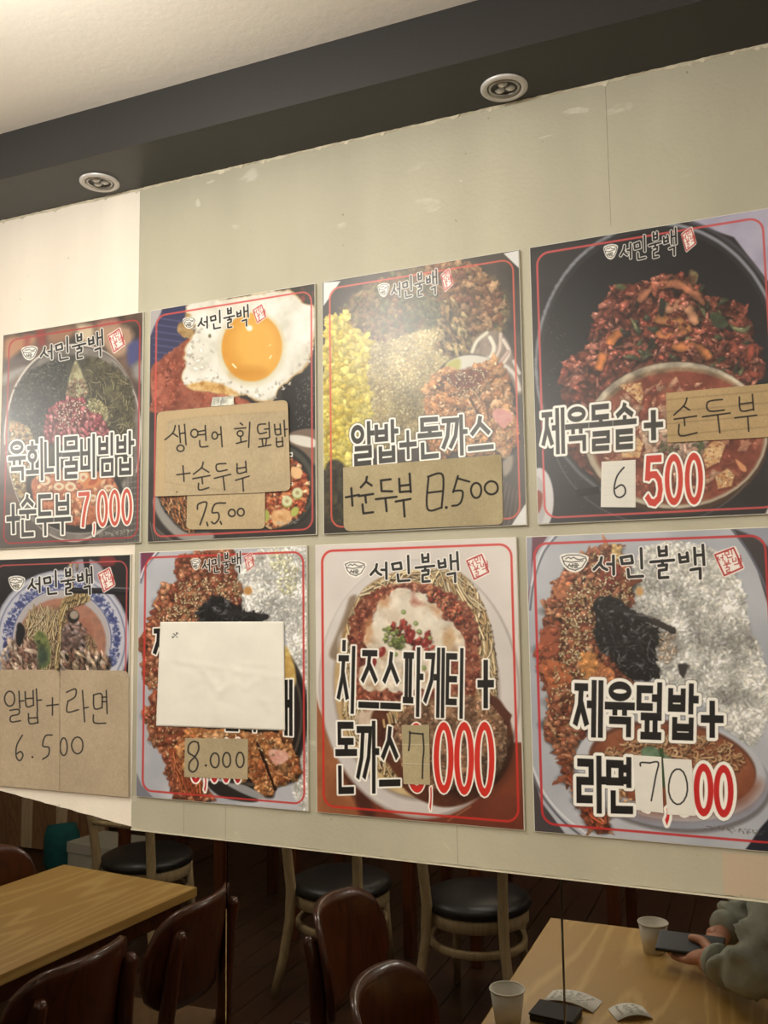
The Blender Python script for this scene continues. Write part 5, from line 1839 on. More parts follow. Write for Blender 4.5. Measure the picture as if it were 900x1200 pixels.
def note(name, outline, label, cat, kind='card', draw=None, depth=0.0, thick=.0012, warp=0.0, group=None, seed=1, base=None, face='printed_face'):
    """a card or paper whose outline is given as photo points; depth = how far it stands off the board face"""
    yb = -BOARD_T - .0004 - depth
    yf = yb - thick
    W = np.array([wall_pt(a, b, yf) for a, b in outline])
    x0, z0, x1, z1 = W[:, 0].min() - .001, W[:, 1].min() - .001, W[:, 0].max() + .001, W[:, 1].max() + .001
    base = base or ((182, 164, 132) if kind == 'card' else (238, 235, 226))
    cv = Canvas(x0, z0, x1, z1, dens=2000, base=base, seed=seed, y=yf)
    if kind == 'card':
        cv.img *= (1 + (cv.noise(30) - .5) * .07 + (cv.noise(1.5) - .5) * .07)[..., None]
        R = cv.rnd
        for _ in range(int(60 * (x1 - x0) * (z1 - z0) / .02)):
            q = (R.uniform(cv.X.min(), cv.X.max()), R.uniform(cv.Y.min(), cv.Y.max()))
            cv.ell(q[0], q[1], .5, .5, R.choice([(150, 130, 100), (206, 192, 164)]), soft=.4, op=.6)
    else:
        cv.img *= (1 + (cv.noise(25) - .5) * .03)[..., None]
    if draw:
        draw(cv)
    ox, oz = (x0 + x1) / 2, z0
    bm = bmesh.new()
    uvl = bm.loops.layers.uv.new('uv')
    rs = random.Random(seed)
    if warp:
        q = [np.array(wall_pt(a, b, yf)) for a, b in outline]
        nx, nz = 64, 52
        CR = []
        for _ in range(26):
            ax, ay, an = rs.uniform(.03, .97), rs.uniform(.3, .97), rs.uniform(0, 6.3)
            ll = rs.uniform(.06, .24)
            CR.append((ax, ay, ax + ll * math.cos(an), ay + ll * math.sin(an), rs.uniform(-.35, .5)))
        CR.append((.03, .35, .98, .52, .25))
        CR.append((.55, .5, .48, .99, .5))
        G = {}
        ph = [rs.uniform(0, 6) for _ in range(8)]
        for s_, yy in ((0, yf), (1, yf + thick)):
            for j in range(nz + 1):
                for i in range(nx + 1):
                    u, v = i / nx, j / nz
                    p = (q[0] * (1 - u) + q[1] * u) * (1 - v) + (q[3] * (1 - u) + q[2] * u) * v
                    w_ = .35 * math.sin(5 * u + ph[3]) * math.sin(4 * v + ph[4]) + .35
                    for ax, ay, bx_, by_, hh in CR:
                        ex, ey = bx_ - ax, by_ - ay
                        tt = max(0, min(1, ((u - ax) * ex + (v - ay) * ey) / (ex * ex + ey * ey)))
                        dd = math.hypot(u - ax - ex * tt, v - ay - ey * tt)
                        w_ += hh * max(0, 1 - dd / .045)
                    ed = min(1, min(u, 1 - u, v, 1 - v) * 6 + .25)
                    G[(s_, i, j)] = bm.verts.new((p[0] - ox, yy - warp * w_ * ed, p[1] - oz))
        for s_ in (0, 1):
            for j in range(nz):
                for i in range(nx):
                    bm.faces.new((G[(s_, i, j)], G[(s_, i + 1, j)], G[(s_, i + 1, j + 1)], G[(s_, i, j + 1)]))
        for i in range(nx):
            for j in (0, nz):
                bm.faces.new((G[(0, i, j)], G[(0, i + 1, j)], G[(1, i + 1, j)], G[(1, i, j)]))
        for j in range(nz):
            for i in (0, nx):
                bm.faces.new((G[(0, i, j)], G[(0, i, j + 1)], G[(1, i, j + 1)], G[(1, i, j)]))
    else:
        fr = [bm.verts.new((a - ox, yf, b - oz)) for a, b in W]
        bk = [bm.verts.new((a - ox, yb, b - oz)) for a, b in W]
        bm.faces.new(fr)
        bm.faces.new(bk[::-1])
        m = len(fr)
        for k in range(m):
            f = bm.faces.new((fr[k], bk[k], bk[(k + 1) % m], fr[(k + 1) % m]))
            f.material_index = 1
    for f in bm.faces:
        for l in f.loops:
            l[uvl].uv = ((l.vert.co.x + ox - x0) / (x1 - x0), l.vert.co.z / (z1 - z0))
    mt = print_mat(name + '_ink', cv, .85, PRINT_GAIN if kind == 'card' else .9)
    o = link_mesh(name, bm, mt, None, bool(warp), [mt, M['card_edge'] if kind == 'card' else M['paper']])
    o.location = (ox, 0, oz)
    tag(o, label, cat, group)
    return o


B2 = lambda *p: Z(170, 460, 4.286, p)


def d2(cv):
    cv.line(B2((100, 150), (300, 118), (700, 95), (706, 440), (450, 500), (100, 450), (100, 150)), 1.2, (150, 128, 92), soft=1, op=.25)
    cv.poly(B2((55, 95), (720, 40), (720, 90), (300, 115), (110, 140), (95, 520), (55, 520)), (196, 170, 128), sp=False, soft=1.5, op=.55)
    cv.ell(*B2((160, 500))[0], .8, .8, (90, 70, 50))
    strokes(cv, B2, [
        [(152, 166), (140, 202), (100, 237)], [(140, 205), (164, 222)], [(170, 165), (178, 252)], [(175, 207), (202, 202)], [(198, 160), (206, 262)],
        ('o', 178, 280, 18, 16),
        ('o', 248, 205, 18, 20), [(268, 196), (302, 190)], [(270, 213), (302, 210)], [(302, 166), (306, 240)], [(274, 242), (279, 272), (316, 270)],
        ('o', 350, 216, 14, 18), [(364, 212), (380, 210)], [(380, 172), (387, 272)],
        [(478, 153), (490, 163)], [(450, 182), (506, 177)], ('o', 478, 206, 15, 14), [(480, 222), (482, 248)], [(458, 256), (510, 243)], [(526, 150), (520, 275)],
        [(606, 158), (568, 164), (572, 205), (610, 200)], [(600, 184), (622, 182)], [(622, 150), (626, 225)], [(574, 233), (622, 228)],
        [(588, 236), (592, 265)], [(610, 232), (606, 262)], [(570, 274), (632, 263)],
        [(650, 160), (657, 210), (682, 208)], [(678, 158), (682, 210)], [(652, 186), (680, 183)], [(698, 140), (703, 220)], [(700, 186), (714, 184)],
        [(660, 228), (663, 271), (691, 268)], [(689, 225), (692, 270)], [(661, 249), (691, 246)],
        [(160, 413), (226, 405)], [(190, 368), (196, 446)],
        [(292, 350), (283, 378), (243, 410)], [(284, 378), (320, 400)], [(240, 433), (326, 417)], [(286, 428), (289, 458)], [(269, 456), (272, 489), (320, 478)],
        [(406, 357), (360, 362), (365, 395), (412, 388)], [(348, 431), (430, 411)], [(392, 424), (400, 489)],
        [(462, 358), (466, 405), (506, 398)], [(505, 345), (509, 400)], [(464, 382), (506, 375)], [(455, 441), (523, 420)], [(490, 430), (494, 495)]], 1.55)


SG = 'handwritten notes stuck on the menu boards'
note('cardboard_note', rounded(B2((60, 98), (716, 36), (730, 492), (572, 503), (50, 522)), [6, 7, 6, 0, 1.5]),
     'large cardboard note with rounded corners and two lines of handwriting, under the fried egg', 'note', 'card', d2, depth=.0022, group=SG, seed=21)


def d2b(cv):
    strokes(cv, B2, [[(263, 586), (268, 560), (308, 551), (302, 590), (276, 664)], [(310, 652), (315, 669)],
                     [(404, 555), (352, 560), (337, 602), (366, 604), (371, 632), (350, 658), (334, 650)], [(378, 648), (384, 661)],
                     ('o', 436, 605, 17, 18), ('o', 481, 601, 17, 19)], 1.7)


note('cardboard_note', rounded(B2((212, 500), (602, 490), (602, 684), (208, 688)), [0, 0, 6, 6]),
     'small cardboard price note reading 7,5.00 below the larger cardboard note', 'note', 'card', d2b, group=SG, seed=22, base=(186, 166, 130))

B3 = lambda *p: Z(370, 450, 3.6, p)


def d3(cv):
    strokes(cv, B3, [[(127, 478), (182, 468)], [(150, 440), (155, 513)],
                     [(216, 392), (212, 412), (190, 436)], [(212, 412), (236, 428)], [(182, 473), (242, 464)], [(209, 470), (212, 500)], [(197, 508), (201, 546), (242, 541)],
                     [(316, 402), (275, 407), (278, 452), (322, 453)], [(254, 486), (341, 476)], [(294, 484), (299, 536)],
                     [(352, 400), (355, 456), (400, 452)], [(396, 378), (401, 456)], [(355, 430), (398, 425)], [(337, 496), (400, 485)], [(370, 490), (375, 559)]], 2.5, sp=False)
    strokes(cv, B3, [[(476, 392), (471, 526), (531, 521)], [(474, 391), (536, 385), (531, 522)], [(474, 459), (531, 452)], ('.', 551, 521),
                     [(600, 388), (580, 456)], [(598, 398), (648, 412)], [(580, 452), (618, 452), (616, 490), (600, 510), (576, 514)],
                     ('o', 677, 449, 22, 32), ('o', 741, 438, 28, 28)], 2.2)
    cv.line(B3((782, 300), (790, 420)), 1, (190, 180, 160), op=.5)


note('cardboard_note', rounded(B3((115, 352), (783, 297), (791, 592), (118, 622)), [1, 1, 7, 9]),
     'wide cardboard note with a boxy 8.500 price over the radish and cutlet board', 'note', 'card', d3, group=SG, seed=23, base=(176, 162, 128))

B4 = lambda *p: Z(615, 440, 3.158, p)


def d4(cv):
    cv.img *= (1 - .10 * (np.abs(np.mod(cv.Y + cv.X * .09, 14) - 7) < 1.0))[..., None]
    strokes(cv, B4, [[(600, 84), (590, 110), (552, 146)], [(588, 114), (610, 128)], [(553, 162), (636, 150)], [(590, 158), (592, 185)], [(571, 182), (575, 223), (637, 212)],
                     [(731, 89), (678, 98), (682, 131), (738, 128)], [(658, 153), (760, 139)], [(714, 148), (722, 212)],
                     [(794, 80), (800, 130), (846, 125)], [(842, 70), (847, 128)], [(797, 106), (843, 100)], [(778, 157), (858, 147)], [(825, 152), (829, 206)]], 1.7, (30, 26, 26))


note('cardboard_note', B4((522, 65), (965, 24), (968, 224), (528, 249)),
     'torn corrugated cardboard strip with one handwritten word on the black pot board', 'note', 'card', d4, group=SG, seed=24, base=(186, 160, 118), thick=.002)


def d4b(cv):
    strokes(cv, B4, [[(367, 340), (342, 372), (331, 415), (336, 444), (354, 451), (371, 437), (370, 415), (356, 405), (336, 418)]], 1.7, (24, 24, 26))
    for k in range(6):
        cv.line(B4((292, 335 + k * 27), (405, 330 + k * 27)), .5, (206, 208, 214), op=.35)


note('paper_note', B4((284, 319), (410, 312), (410, 488), (281, 487)), 'white paper slip with a handwritten 6 on the black pot board', 'note', 'paper', d4b, group=SG, seed=25, thick=.0004)

B5 = lambda *p: Z(0, 640, 3.871, p)


def d5a(cv):
    strokes(cv, B5, [('o', 44, 692, 23, 34), [(86, 658), (90, 735)], [(88, 704), (108, 701)], [(45, 745), (84, 741), (84, 762), (50, 772), (51, 797), (93, 792)],
                     [(114, 660), (120, 726), (150, 722)], [(150, 655), (152, 722)], [(118, 692), (150, 690)], [(165, 648), (170, 750)], [(168, 700), (188, 698)],
                     [(129, 760), (134, 804), (172, 800)], [(168, 755), (172, 802)], [(132, 780), (170, 778)], [(212, 724), (264, 718)], [(238, 688), (238, 766)],
                     [(101, 858), (76, 905), (74, 955), (90, 973), (104, 950), (94, 932), (76, 942)], ('.', 147, 957),
                     [(236, 857), (206, 861), (194, 905), (222, 914), (219, 948), (194, 966)]], 1.5)


def d5b(cv):
    strokes(cv, B5, [[(302, 663), (342, 648), (341, 682), (308, 704)], [(308, 704), (305, 752), (356, 742)], [(374, 655), (384, 796)], [(380, 735), (400, 731)],
                     [(424, 675), (428, 736), (463, 733)], [(425, 675), (461, 672), (463, 733)], [(462, 686), (484, 684)], [(462, 706), (484, 705)], [(482, 655), (486, 760)],
                     [(424, 766), (428, 801), (479, 803)], ('o', 289, 910, 16, 40), ('o', 351, 904, 26, 38)], 1.5)


note('cardboard_note', rounded(B5((-60, 560), (270, 561), (269, 1111), (-50, 1083)), [4, 8, 0, 2]),
     'cardboard note at the left edge, handwriting starting the price 6.5', 'note', 'card', d5a, group=SG, seed=26, base=(176, 158, 132))
note('cardboard_note', rounded(B5((273, 561), (583, 565), (583, 1139), (271, 1112)), [8, 8, 0, 0]),
     'cardboard note with rounded top corners, right one of the pair on the noodle soup board', 'note', 'card', d5b, group=SG, seed=27, base=(176, 158, 132))

B6 = lambda *p: Z(150, 630, 3.693, p)


def d6(cv):
    strokes(cv, B6, [[(193, 434), (216, 413)], [(196, 416), (202, 419)], [(210, 428), (214, 431)], [(209, 411), (213, 416)], [(192, 428), (196, 431)]], .7)
    cv.line(B6((675, 362), (680, 835)), 1, (210, 206, 194), op=.4)


note('paper_sheet', B6((140, 365), (675, 363), (680, 835), (122, 815)), 'large blank white sheet of creased paper taped over the lower left middle board', 'paper', 'paper', d6,
     group=SG, seed=28, thick=.0004, warp=.0022, depth=.0006, base=(240, 237, 226))


def d6b(cv):
    strokes(cv, B6, [[(304, 888), (284, 882), (264, 898), (262, 930), (290, 950), (303, 975), (295, 1005), (278, 1014), (264, 1000), (268, 972), (292, 945), (306, 915), (303, 888)],
                     ('.', 337, 986), ('o', 376, 964, 19, 32), ('o', 427, 962, 17, 32), ('o', 485, 962, 17, 33)], 1.7)


pts = [(247, 868)]
for k in range(13):
    xx = 255 + k * 21
    pts += [(xx, 867 + k * .3), (xx + 5, 870 + k * .3), (xx + 10, 867 + k * .3)]
note('cardboard_note', B6(*(pts + [(520, 872), (517, 1046), (243, 1036)])), 'small cardboard price note reading 8.000 below the blank white sheet', 'note', 'card', d6b, group=SG, seed=29, base=(172, 156, 124))

B7 = lambda *p: Z(370, 800, 3.6, p)


def d7(cv):
    for y0, y1 in ((262, 262), (340, 346)):
        cv.line(B7((362, y0), (482, y1)), .8, (214, 204, 180), op=.7)
        cv.line(B7((362, y0 + 4), (482, y1 + 4)), .7, (140, 124, 96), op=.5)
    cv.poly(B7((362, 180), (478, 178), (480, 250), (365, 258)), (156, 146, 112), sp=False, soft=2, op=.5)
    strokes(cv, B7, [[(392, 286), (396, 250), (397, 206)], [(396, 212), (452, 217)], [(452, 215), (456, 280), (452, 330), (450, 404)]], 1.7)


note('cardboard_note', B7((362, 180), (478, 178), (482, 431), (370, 428)), 'narrow creased cardboard note with a 7 on the cheese spaghetti board', 'note', 'card', d7, group=SG, seed=30, base=(178, 164, 128))

B8 = lambda *p: Z(615, 800, 3.158, p)
note('paper_note', B8((400, 268), (505, 275), (513, 483), (412, 470)), 'white paper slip with a handwritten 7, beside the black lettering', 'note', 'paper',
     lambda cv: strokes(cv, B8, [[(428, 308), (430, 296), (462, 297)], [(462, 297), (494, 296), (485, 345), (468, 437)]], 1.7, (24, 24, 26)), group=SG, seed=31, thick=.0004)
note('paper_note', B8((512, 280), (617, 285), (632, 493), (528, 488)), 'white paper slip with a handwritten 0, between the 7 slip and printed red zeros', 'note', 'paper',
     lambda cv: strokes(cv, B8, [('o', 567, 385, 35, 66)], 1.7, (24, 24, 26)), group=SG, seed=32, thick=.0004)


def dt(cv):
    cv.img *= (1 + (cv.noise(6) - .5) * .5)[..., None]
    cv.line(B2((345, 30), (350, 62)), 1, (150, 150, 140), op=.6)
    cv.line(B2((380, 24), (372, 60)), 1.2, (250, 250, 244), op=.7)


note('tape_strip', B2((340, 24), (444, 17), (447, 61), (330, 70)), 'crumpled piece of clear tape at the top of the fried egg note', 'tape', 'paper', dt, depth=.0040, thick=.0003,
     group=None, seed=33, base=(196, 196, 184))


# ================================================================== THE DINING ROOM (seen in the mirrors)
def copy_tree(o, parent=None):
    c = o.copy()
    COL.objects.link(c)
    if parent is not None:
        c.parent = parent
    for ch in list(o.children):
        copy_tree(ch, c)
    return c


def table(x, y, rz, w, l, label, top='oak', grp='oak dining tables'):
    """origin on the floor under the middle; w along x, l along y"""
    t = empty('dining_table', (x, y, 0), rz)
    tag(t, label, 'table', grp)
    bm = bmesh.new()
    box(bm, -w / 2, -l / 2, .703, w / 2, l / 2, .73, .003, 2)
    link_mesh('tabletop', bm, M[top], t)
    bm = bmesh.new()
    a, b = w / 2 - .05, l / 2 - .015
    for q in ((-a, -b, a, -b + .02), (-a, b - .02, a, b), (-a, -b, -a + .02, b), (a - .02, -b, a, b)):
        box(bm, q[0], q[1], .64, q[2], q[3], .7028)
    link_mesh('apron', bm, M['dark_wood'], t)
    for sx in (-1, 1):
        for sy in (-1, 1):
            bm = bmesh.new()
            cx, cy = sx * (a - .03), sy * (b - .03)
            box(bm, cx - .025, cy - .025, 0.001, cx + .025, cy + .025, .7026, .004, 1)
            link_mesh('leg', bm, M['dark_wood'], t)
    return t


table(.942, -.590, 0.0, .575, 1.05, 'light oak dining table with cups and receipts, at the person in the mirror')
rzl = .085
table(-.708, -.540, rzl, .555, .97, 'bare light oak dining table ringed by brown chairs, left in the mirror')


def curved_panel(bm, w, z0, z1, yc, depth, th, round_=.07, n=20, lean=0.0, m=10):
    """a bent plywood back: middle at yc - depth, both ends forward; corners rounded"""
    fr, bk = [], []
    for i in range(n + 1):
        u = -1 + 2 * i / n
        x = u * w / 2
        y = yc - depth * (1 - u * u)
        e = max(0.0, (abs(u) - (1 - 2 * round_ / w)) / (2 * round_ / w))
        dz = (1 - math.sqrt(max(0, 1 - e * e))) * (z1 - z0) * .38
        rf, rb = [], []
        for j in range(m + 1):
            v = j / m
            z = (z0 + dz) * (1 - v) + (z1 - dz + .014 * (1 - u * u)) * v
            yy = y - lean * (z - z0)
            rf.append(bm.verts.new((x, yy, z)))
            rb.append(bm.verts.new((x, yy - th, z)))
        fr.append(rf)
        bk.append(rb)
    for i in range(n):
        for j in range(m):
            bm.faces.new((fr[i][j], fr[i + 1][j], fr[i + 1][j + 1], fr[i][j + 1]))
            bm.faces.new((bk[i][j], bk[i][j + 1], bk[i + 1][j + 1], bk[i + 1][j]))
        bm.faces.new((fr[i][0], bk[i][0], bk[i + 1][0], fr[i + 1][0]))
        bm.faces.new((fr[i][m], fr[i + 1][m], bk[i + 1][m], bk[i][m]))
    for i in (0, n):
        for j in range(m):
            bm.faces.new((fr[i][j], fr[i][j + 1], bk[i][j + 1], bk[i][j]))
    return bm


def brown_chair():
    t = empty('dining_chair')
    bm = bmesh.new()
    box(bm, -.188, -.18, .420, .188, .20, .455, .014, 3)
    link_mesh('seat', bm, M['tan_seat'], t, True)
    bm = bmesh.new()
    for q in ((-.18, -.175, .18, -.155), (-.18, .175, .18, .195), (-.18, -.175, -.16, .195), (.16, -.175, .18, .195)):
        box(bm, q[0], q[1], .365, q[2], q[3], .4195)
    link_mesh('seat_frame', bm, M['dark_wood'], t)
    for s in (-1, 1):
        bm = bmesh.new()
        tube(bm, [(s * .175, .18, .4195), (s * .178, .185, .2), (s * .182, .19, .001)], [.02, .018, .015], 10)
        link_mesh('leg', bm, M['dark_wood'], t, True)
        bm = bmesh.new()
        tube(bm, [(s * .165, -.235, .001), (s * .16, -.20, .2), (s * .152, -.186, .40), (s * .145, -.198, .56), (s * .136, -.214, .70), (s * .133, -.229, .765), (s * .133, -.231, .778)],
             [.017, .019, .022, .021, .019, .017, .010], 12)
        link_mesh('leg', bm, M['dark_wood'], t, True)
    bm = bmesh.new()
    curved_panel(bm, .36, .575, .815, -.130, .072, .016, .08, 24, .16)
    link_mesh('backrest', bm, M['dark_wood'], t, True)
    for s in (-1, 1):
        bm = bmesh.new()
        tube(bm, [(s * .172, -.17, .22), (s * .18, .18, .22)], .010, 8)
        link_mesh('stretcher', bm, M['dark_wood'], t, True)
    return t


def pale_chair():
    t = empty('dining_chair')
    bm = bmesh.new()
    lathe(bm, [(0, .060), (.10, .059), (.17, .052), (.204, .036), (.213, .016), (.205, 0), (0, 0)], 40)
    o = link_mesh('seat', bm, M['black_seat'], t, True)
    o.location = (0, 0, .388)
    bm = bmesh.new()
    lathe(bm, [(.196, 0), (.200, .004), (.200, .048), (.196, .052), (.180, .052), (.178, .048), (.178, .004), (.180, 0), (.196, 0)], 40)
    o = link_mesh('seat_frame', bm, M['light_wood'], t, True)
    o.location = (0, 0, .335)
    bm = bmesh.new()
    lathe(bm, [(.190, 0), (.193, .004), (.193, .024), (.190, .028), (.174, .028), (.172, .024), (.172, .004), (.174, 0), (.190, 0)], 40)
    o = link_mesh('stretcher_ring', bm, M['light_wood'], t, True)
    o.location = (0, 0, .243)
    for s in (-1, 1):
        bm = bmesh.new()
        tube(bm, [(s * .205, -.215, .001), (s * .175, -.192, .14), (s * .155, -.172, .29), (s * .150, -.168, .42), (s * .158, -.190, .58), (s * .168, -.235, .74), (s * .172, -.262, .85)],
             [.017, .019, .020, .021, .020, .018, .014], 12)
        link_mesh('leg', bm, M['light_wood'], t, True)
        bm = bmesh.new()
        tube(bm, [(s * .150, .178, .001), (s * .138, .150, .22), (s * .130, .135, .378)], [.014, .018, .020], 12)
        link_mesh('leg', bm, M['light_wood'], t, True)
    bm = bmesh.new()
    curved_panel(bm, .37, .70, .83, -.195, .04, .014, .03, 16, .25)
    link_mesh('backrest', bm, M['light_wood'], t, True)
    bm = bmesh.new()
    tube(bm, [(-.158, -.195, .60), (-.08, -.225, .605), (0, -.235, .607), (.08, -.225, .605), (.158, -.195, .60)], .012, 10)
    link_mesh('back_rail', bm, M['light_wood'], t, True)
    return t


GC = 'brown bentwood chairs around the oak tables'
brown0 = brown_chair()
spots = [
    (-.400, -.285, math.pi / 2 + .06, 'brown bentwood chair nearest the mirror, at the right side of the bare oak table'),
    (-.375, -.680, math.pi / 2 - .06, 'brown bentwood chair with tan seat at the far right corner of the bare oak table'),
    (-.83, -.765, -math.pi / 2 + .08, 'brown bentwood chair at the left side of the bare oak table'),
    (.400, -.785, -math.pi / 2 - .03, 'brown bentwood chair turned towards the table with cups, farther of the two from the mirror'),
    (.690, -.375, -math.pi / 2 - .03, 'brown bentwood chair at the table with cups, nearer of the two to the mirror'),
]
for i, (x, y, a, lb) in enumerate(spots):
    o = brown0 if i == 0 else copy_tree(brown0)
    o.location = (x, y, 0)
    o.rotation_euler = (0, 0, a)
    tag(o, lb, 'chair', GC)
GP = 'pale wooden chairs with black seats in the next row'
pale0 = pale_chair()
for i, (x, y, lb) in enumerate(((-.465, -2.16, 'pale wooden chair with round black seat, in the middle of the mirrors'),
                                (.125, -2.16, 'pale wooden chair with round black seat, beside the corner of the table with cups'),
                                (-1.475, -2.18, 'pale wooden chair with round black seat behind the bare oak table'))):
    o = pale0 if i == 0 else copy_tree(pale0)
    o.location = (x, y, 0)
    o.rotation_euler = (0, 0, math.pi)
    tag(o, lb, 'chair', GP)
table(-.60, -2.78, 0, .75, .6, 'dining table in the next row behind the middle pale chair', 'dark_wood', 'tables of the next row')
table(.30, -2.78, 0, .75, .6, 'dining table in the next row behind the right pale chair', 'dark_wood', 'tables of the next row')
table(-1.62, -2.82, 0, .75, .6, 'dining table in the next row behind the left pale chair', 'dark_wood', 'tables of the next row')

# slatted partition, teal bag and white carton far at the back
part = empty('slatted_partition', (-3.35, -3.32, 0))
tag(part, 'partition of brown and pale upright wooden slats at the far left in the mirror', 'partition')
R = random.Random(4)
for k in range(14):
    bm = bmesh.new()
    x = -.68 + k * .097
    box(bm, x, -.012 + R.uniform(0, .01), 0.002, x + .09, .012, 1.3, .002, 1)
    link_mesh('slat', bm, M['plank_b' if k % 3 == 1 else 'plank_a'], part)
bm = bmesh.new()
box(bm, -.68, -.03, .002, .68, -.014, 1.28)
link_mesh('rail', bm, M['plank_a'], part)


def bag(x, y):
    bm = bmesh.new()
    tube(bm, [(0, 0, .002), (0, 0, .05), (.005, 0, .14), (0, .01, .22), (-.01, 0, .27)], [.10, .115, .115, .11, .085], 18, .8)
    for v in bm.verts:
        v.co.x += .008 * math.sin(v.co.z * 60 + v.co.y * 40)
    o = link_mesh('cloth_bag', bm, M['teal'], None, True)
    o.location = (x, y, 0)
    tag(o, 'teal cloth bag on the floor beside the slatted partition', 'bag')


bag(-2.72, -3.0)
cb = empty('carton', (-2.36, -3.0, 0), .1)
tag(cb, 'low white carton on the floor beside the teal bag', 'box')
bm = bmesh.new()
box(bm, -.20, -.14, .001, .20, .14, .15, .002, 1)
link_mesh('carton_body', bm, M['white_box'], cb)
bm = bmesh.new()
box(bm, -.205, -.145, .1505, .205, .145, .21, .002, 1)
link_mesh('carton_lid', bm, M['white_box'], cb)


# ---- things on the right table
def cup(x, y, label, seed):
    t = empty('paper_cup', (x, y, .7302))
    tag(t, label, 'cup', 'paper cups on the oak table')
    bm = bmesh.new()
    lathe(bm, [(0, .003), (.0235, .003), (.0240, 0), (.0250, 0), (.0345, .068), (.0338, .068), (.0243, .005), (0, .005)], 40)
    link_mesh('cup_body', bm, M['cup'], t, True)
    bm = bmesh.new()
    lathe(bm, [(.0340, .067), (.0358, .067), (.0366, .0685), (.0358, .070), (.0338, .070), (.0335, .0685), (.0340, .067)], 40)
    link_mesh('rolled_rim', bm, M['cup'], t, True)
    bm = bmesh.new()
    R = random.Random(seed)
    for row in range(3):
        for k in range(6):
            a = -1.9 + k * .12
            z = .045 - row * .008
            r = .0254 + (z / .068) * .0095 + .0003
            w = R.uniform(.04, .09)
            vs = [bm.verts.new((r * math.cos(a + q) , r * math.sin(a + q), zz)) for q, zz in ((0, z), (w, z), (w, z + .0018), (0, z + .0018))]
            bm.faces.new(vs)
    link_mesh('printed_lines', bm, M['led_dark'], t)


p = plane_pt(594, 1203, .73)
cup(p[0], p[1], 'white paper cup nearest the mirror, at the bottom edge of the photo', 3)
p = plane_pt(766, 1117, .73)
cup(p[0], p[1], 'white paper cup in front of the phone', 5)


def receipt(px, w, l, rz, curl, label, seed):
    x, y, z = plane_pt(px[0], px[1], .7305)
    bm = bmesh.new()
    n = 14
    P0 = []
    for i in range(n + 1):
        u = i / n - .5
        zz = .001 + curl * (4 * u * u if curl > 0 else -(1 - 4 * u * u))
        P0.append([(u * l, -w / 2, zz), (u * l, w / 2, zz)])
    V = [[bm.verts.new(q) for q in r] for r in P0]
    V2 = [[bm.verts.new((q[0], q[1], q[2] + .0003)) for q in r] for r in P0]
    for i in range(n):
        bm.faces.new((V[i][0], V[i + 1][0], V[i + 1][1], V[i][1]))
        bm.faces.new((V2[i][0], V2[i][1], V2[i + 1][1], V2[i + 1][0]))
        for k in (0, 1):
            bm.faces.new((V[i][k], V[i + 1][k], V2[i + 1][k], V2[i][k]))
    t = empty('receipt', (x, y, .7303), rz)
    link_mesh('paper_strip', bm, M['paper'], t, True)
    bm = bmesh.new()
    R = random.Random(seed)
    for row in range(9):
        yy = -w / 2 + .008 + row * (w - .016) / 9
        k = -l / 2 + .012
        while k < l / 2 - .02:
            ww = R.uniform(.004, .012)
            u = (k + ww / 2) / l
            zz = .0016 + curl * (4 * u * u if curl > 0 else -(1 - 4 * u * u))
            vs = [bm.verts.new(q) for q in ((k, yy, zz), (k + ww, yy, zz), (k + ww, yy + .002, zz), (k, yy + .002, zz))]
            bm.faces.new(vs)
            k += ww + R.uniform(.003, .012)
    link_mesh('printed_lines', bm, M['led_dark'], t)
    tag(t, label, 'receipt', 'receipts on the oak table')


receipt((670, 1176), .060, .110, .15, -.010, 'white curled receipt lying across the mirror joint', 1)
receipt((738, 1191), .055, .075, -.5, -.010, 'white curled receipt to the right of the mirror joint', 2)
bm = bmesh.new()
px = plane_pt(652, 1192, .73)
box(bm, -.045, -.04, 0, .045, .03, .012, .004, 2)
w0 = empty('card_wallet', (px[0], px[1] + .02, .7303), .1)
link_mesh('wallet_body', bm, M['wallet'], w0)
bm = bmesh.new()
box(bm, -.046, -.041, .0125, .046, .031, .016, .0015, 2)
link_mesh('flap', bm, M['wallet'], w0)
tag(w0, 'flat dark wallet on the oak table in front of the curled receipts', 'wallet')
# ================================================================== THE PERSON AT THE TABLE
def skinned(name, verts, edges, rads, mat, parent, root=0, sub=2, disp=None):
    """one continuous surface grown around a skeleton of joints"""
    me = bpy.data.meshes.new(name)
    me.from_pydata([Vector(v) for v in verts], edges, [])
    o = bpy.data.objects.new(name, me)
    COL.objects.link(o)
    sk = o.modifiers.new('skin', 'SKIN')
    sk.use_smooth_shade = True
    ly = me.skin_vertices[0] if me.skin_vertices else None
    if ly is None:
        me.skin_vertices.new() if hasattr(me.skin_vertices, 'new') else None
        ly = me.skin_vertices[0]
    for i, r in enumerate(rads):
        ly.data[i].radius = r if isinstance(r, tuple) else (r, r)
        ly.data[i].use_root = (i == root)
    ss = o.modifiers.new('sub', 'SUBSURF')
    ss.levels = ss.render_levels = sub
    dg = bpy.context.evaluated_depsgraph_get()
    ev = o.evaluated_get(dg)
    m2 = bpy.data.meshes.new_from_object(ev)
    bpy.data.objects.remove(o, do_unlink=True)
    m2.materials.clear()
    m2.materials.append(mat)
    m2.polygons.foreach_set('use_smooth', [True] * len(m2.polygons))
    if disp:
        for v in m2.vertices:
            v.co += Vector(disp(v.co, v.normal))
    o2 = bpy.data.objects.new(name, m2)
    m2.name = name
    COL.objects.link(o2)
    if parent is not None:
        o2.parent = parent
    return o2


def folds(co, n):
    k = .010 * (1 - 2 * abs(math.sin(co.z * 34 + co.x * 26 + 3 * math.sin(co.y * 14)))) + .004 * math.sin(co.y * 90 - co.z * 60 + co.x * 30)
    return n * k * min(1.0, max(0.1, (1.02 - co.z) / .12)) * (1.0 if co.z > .62 else .5)


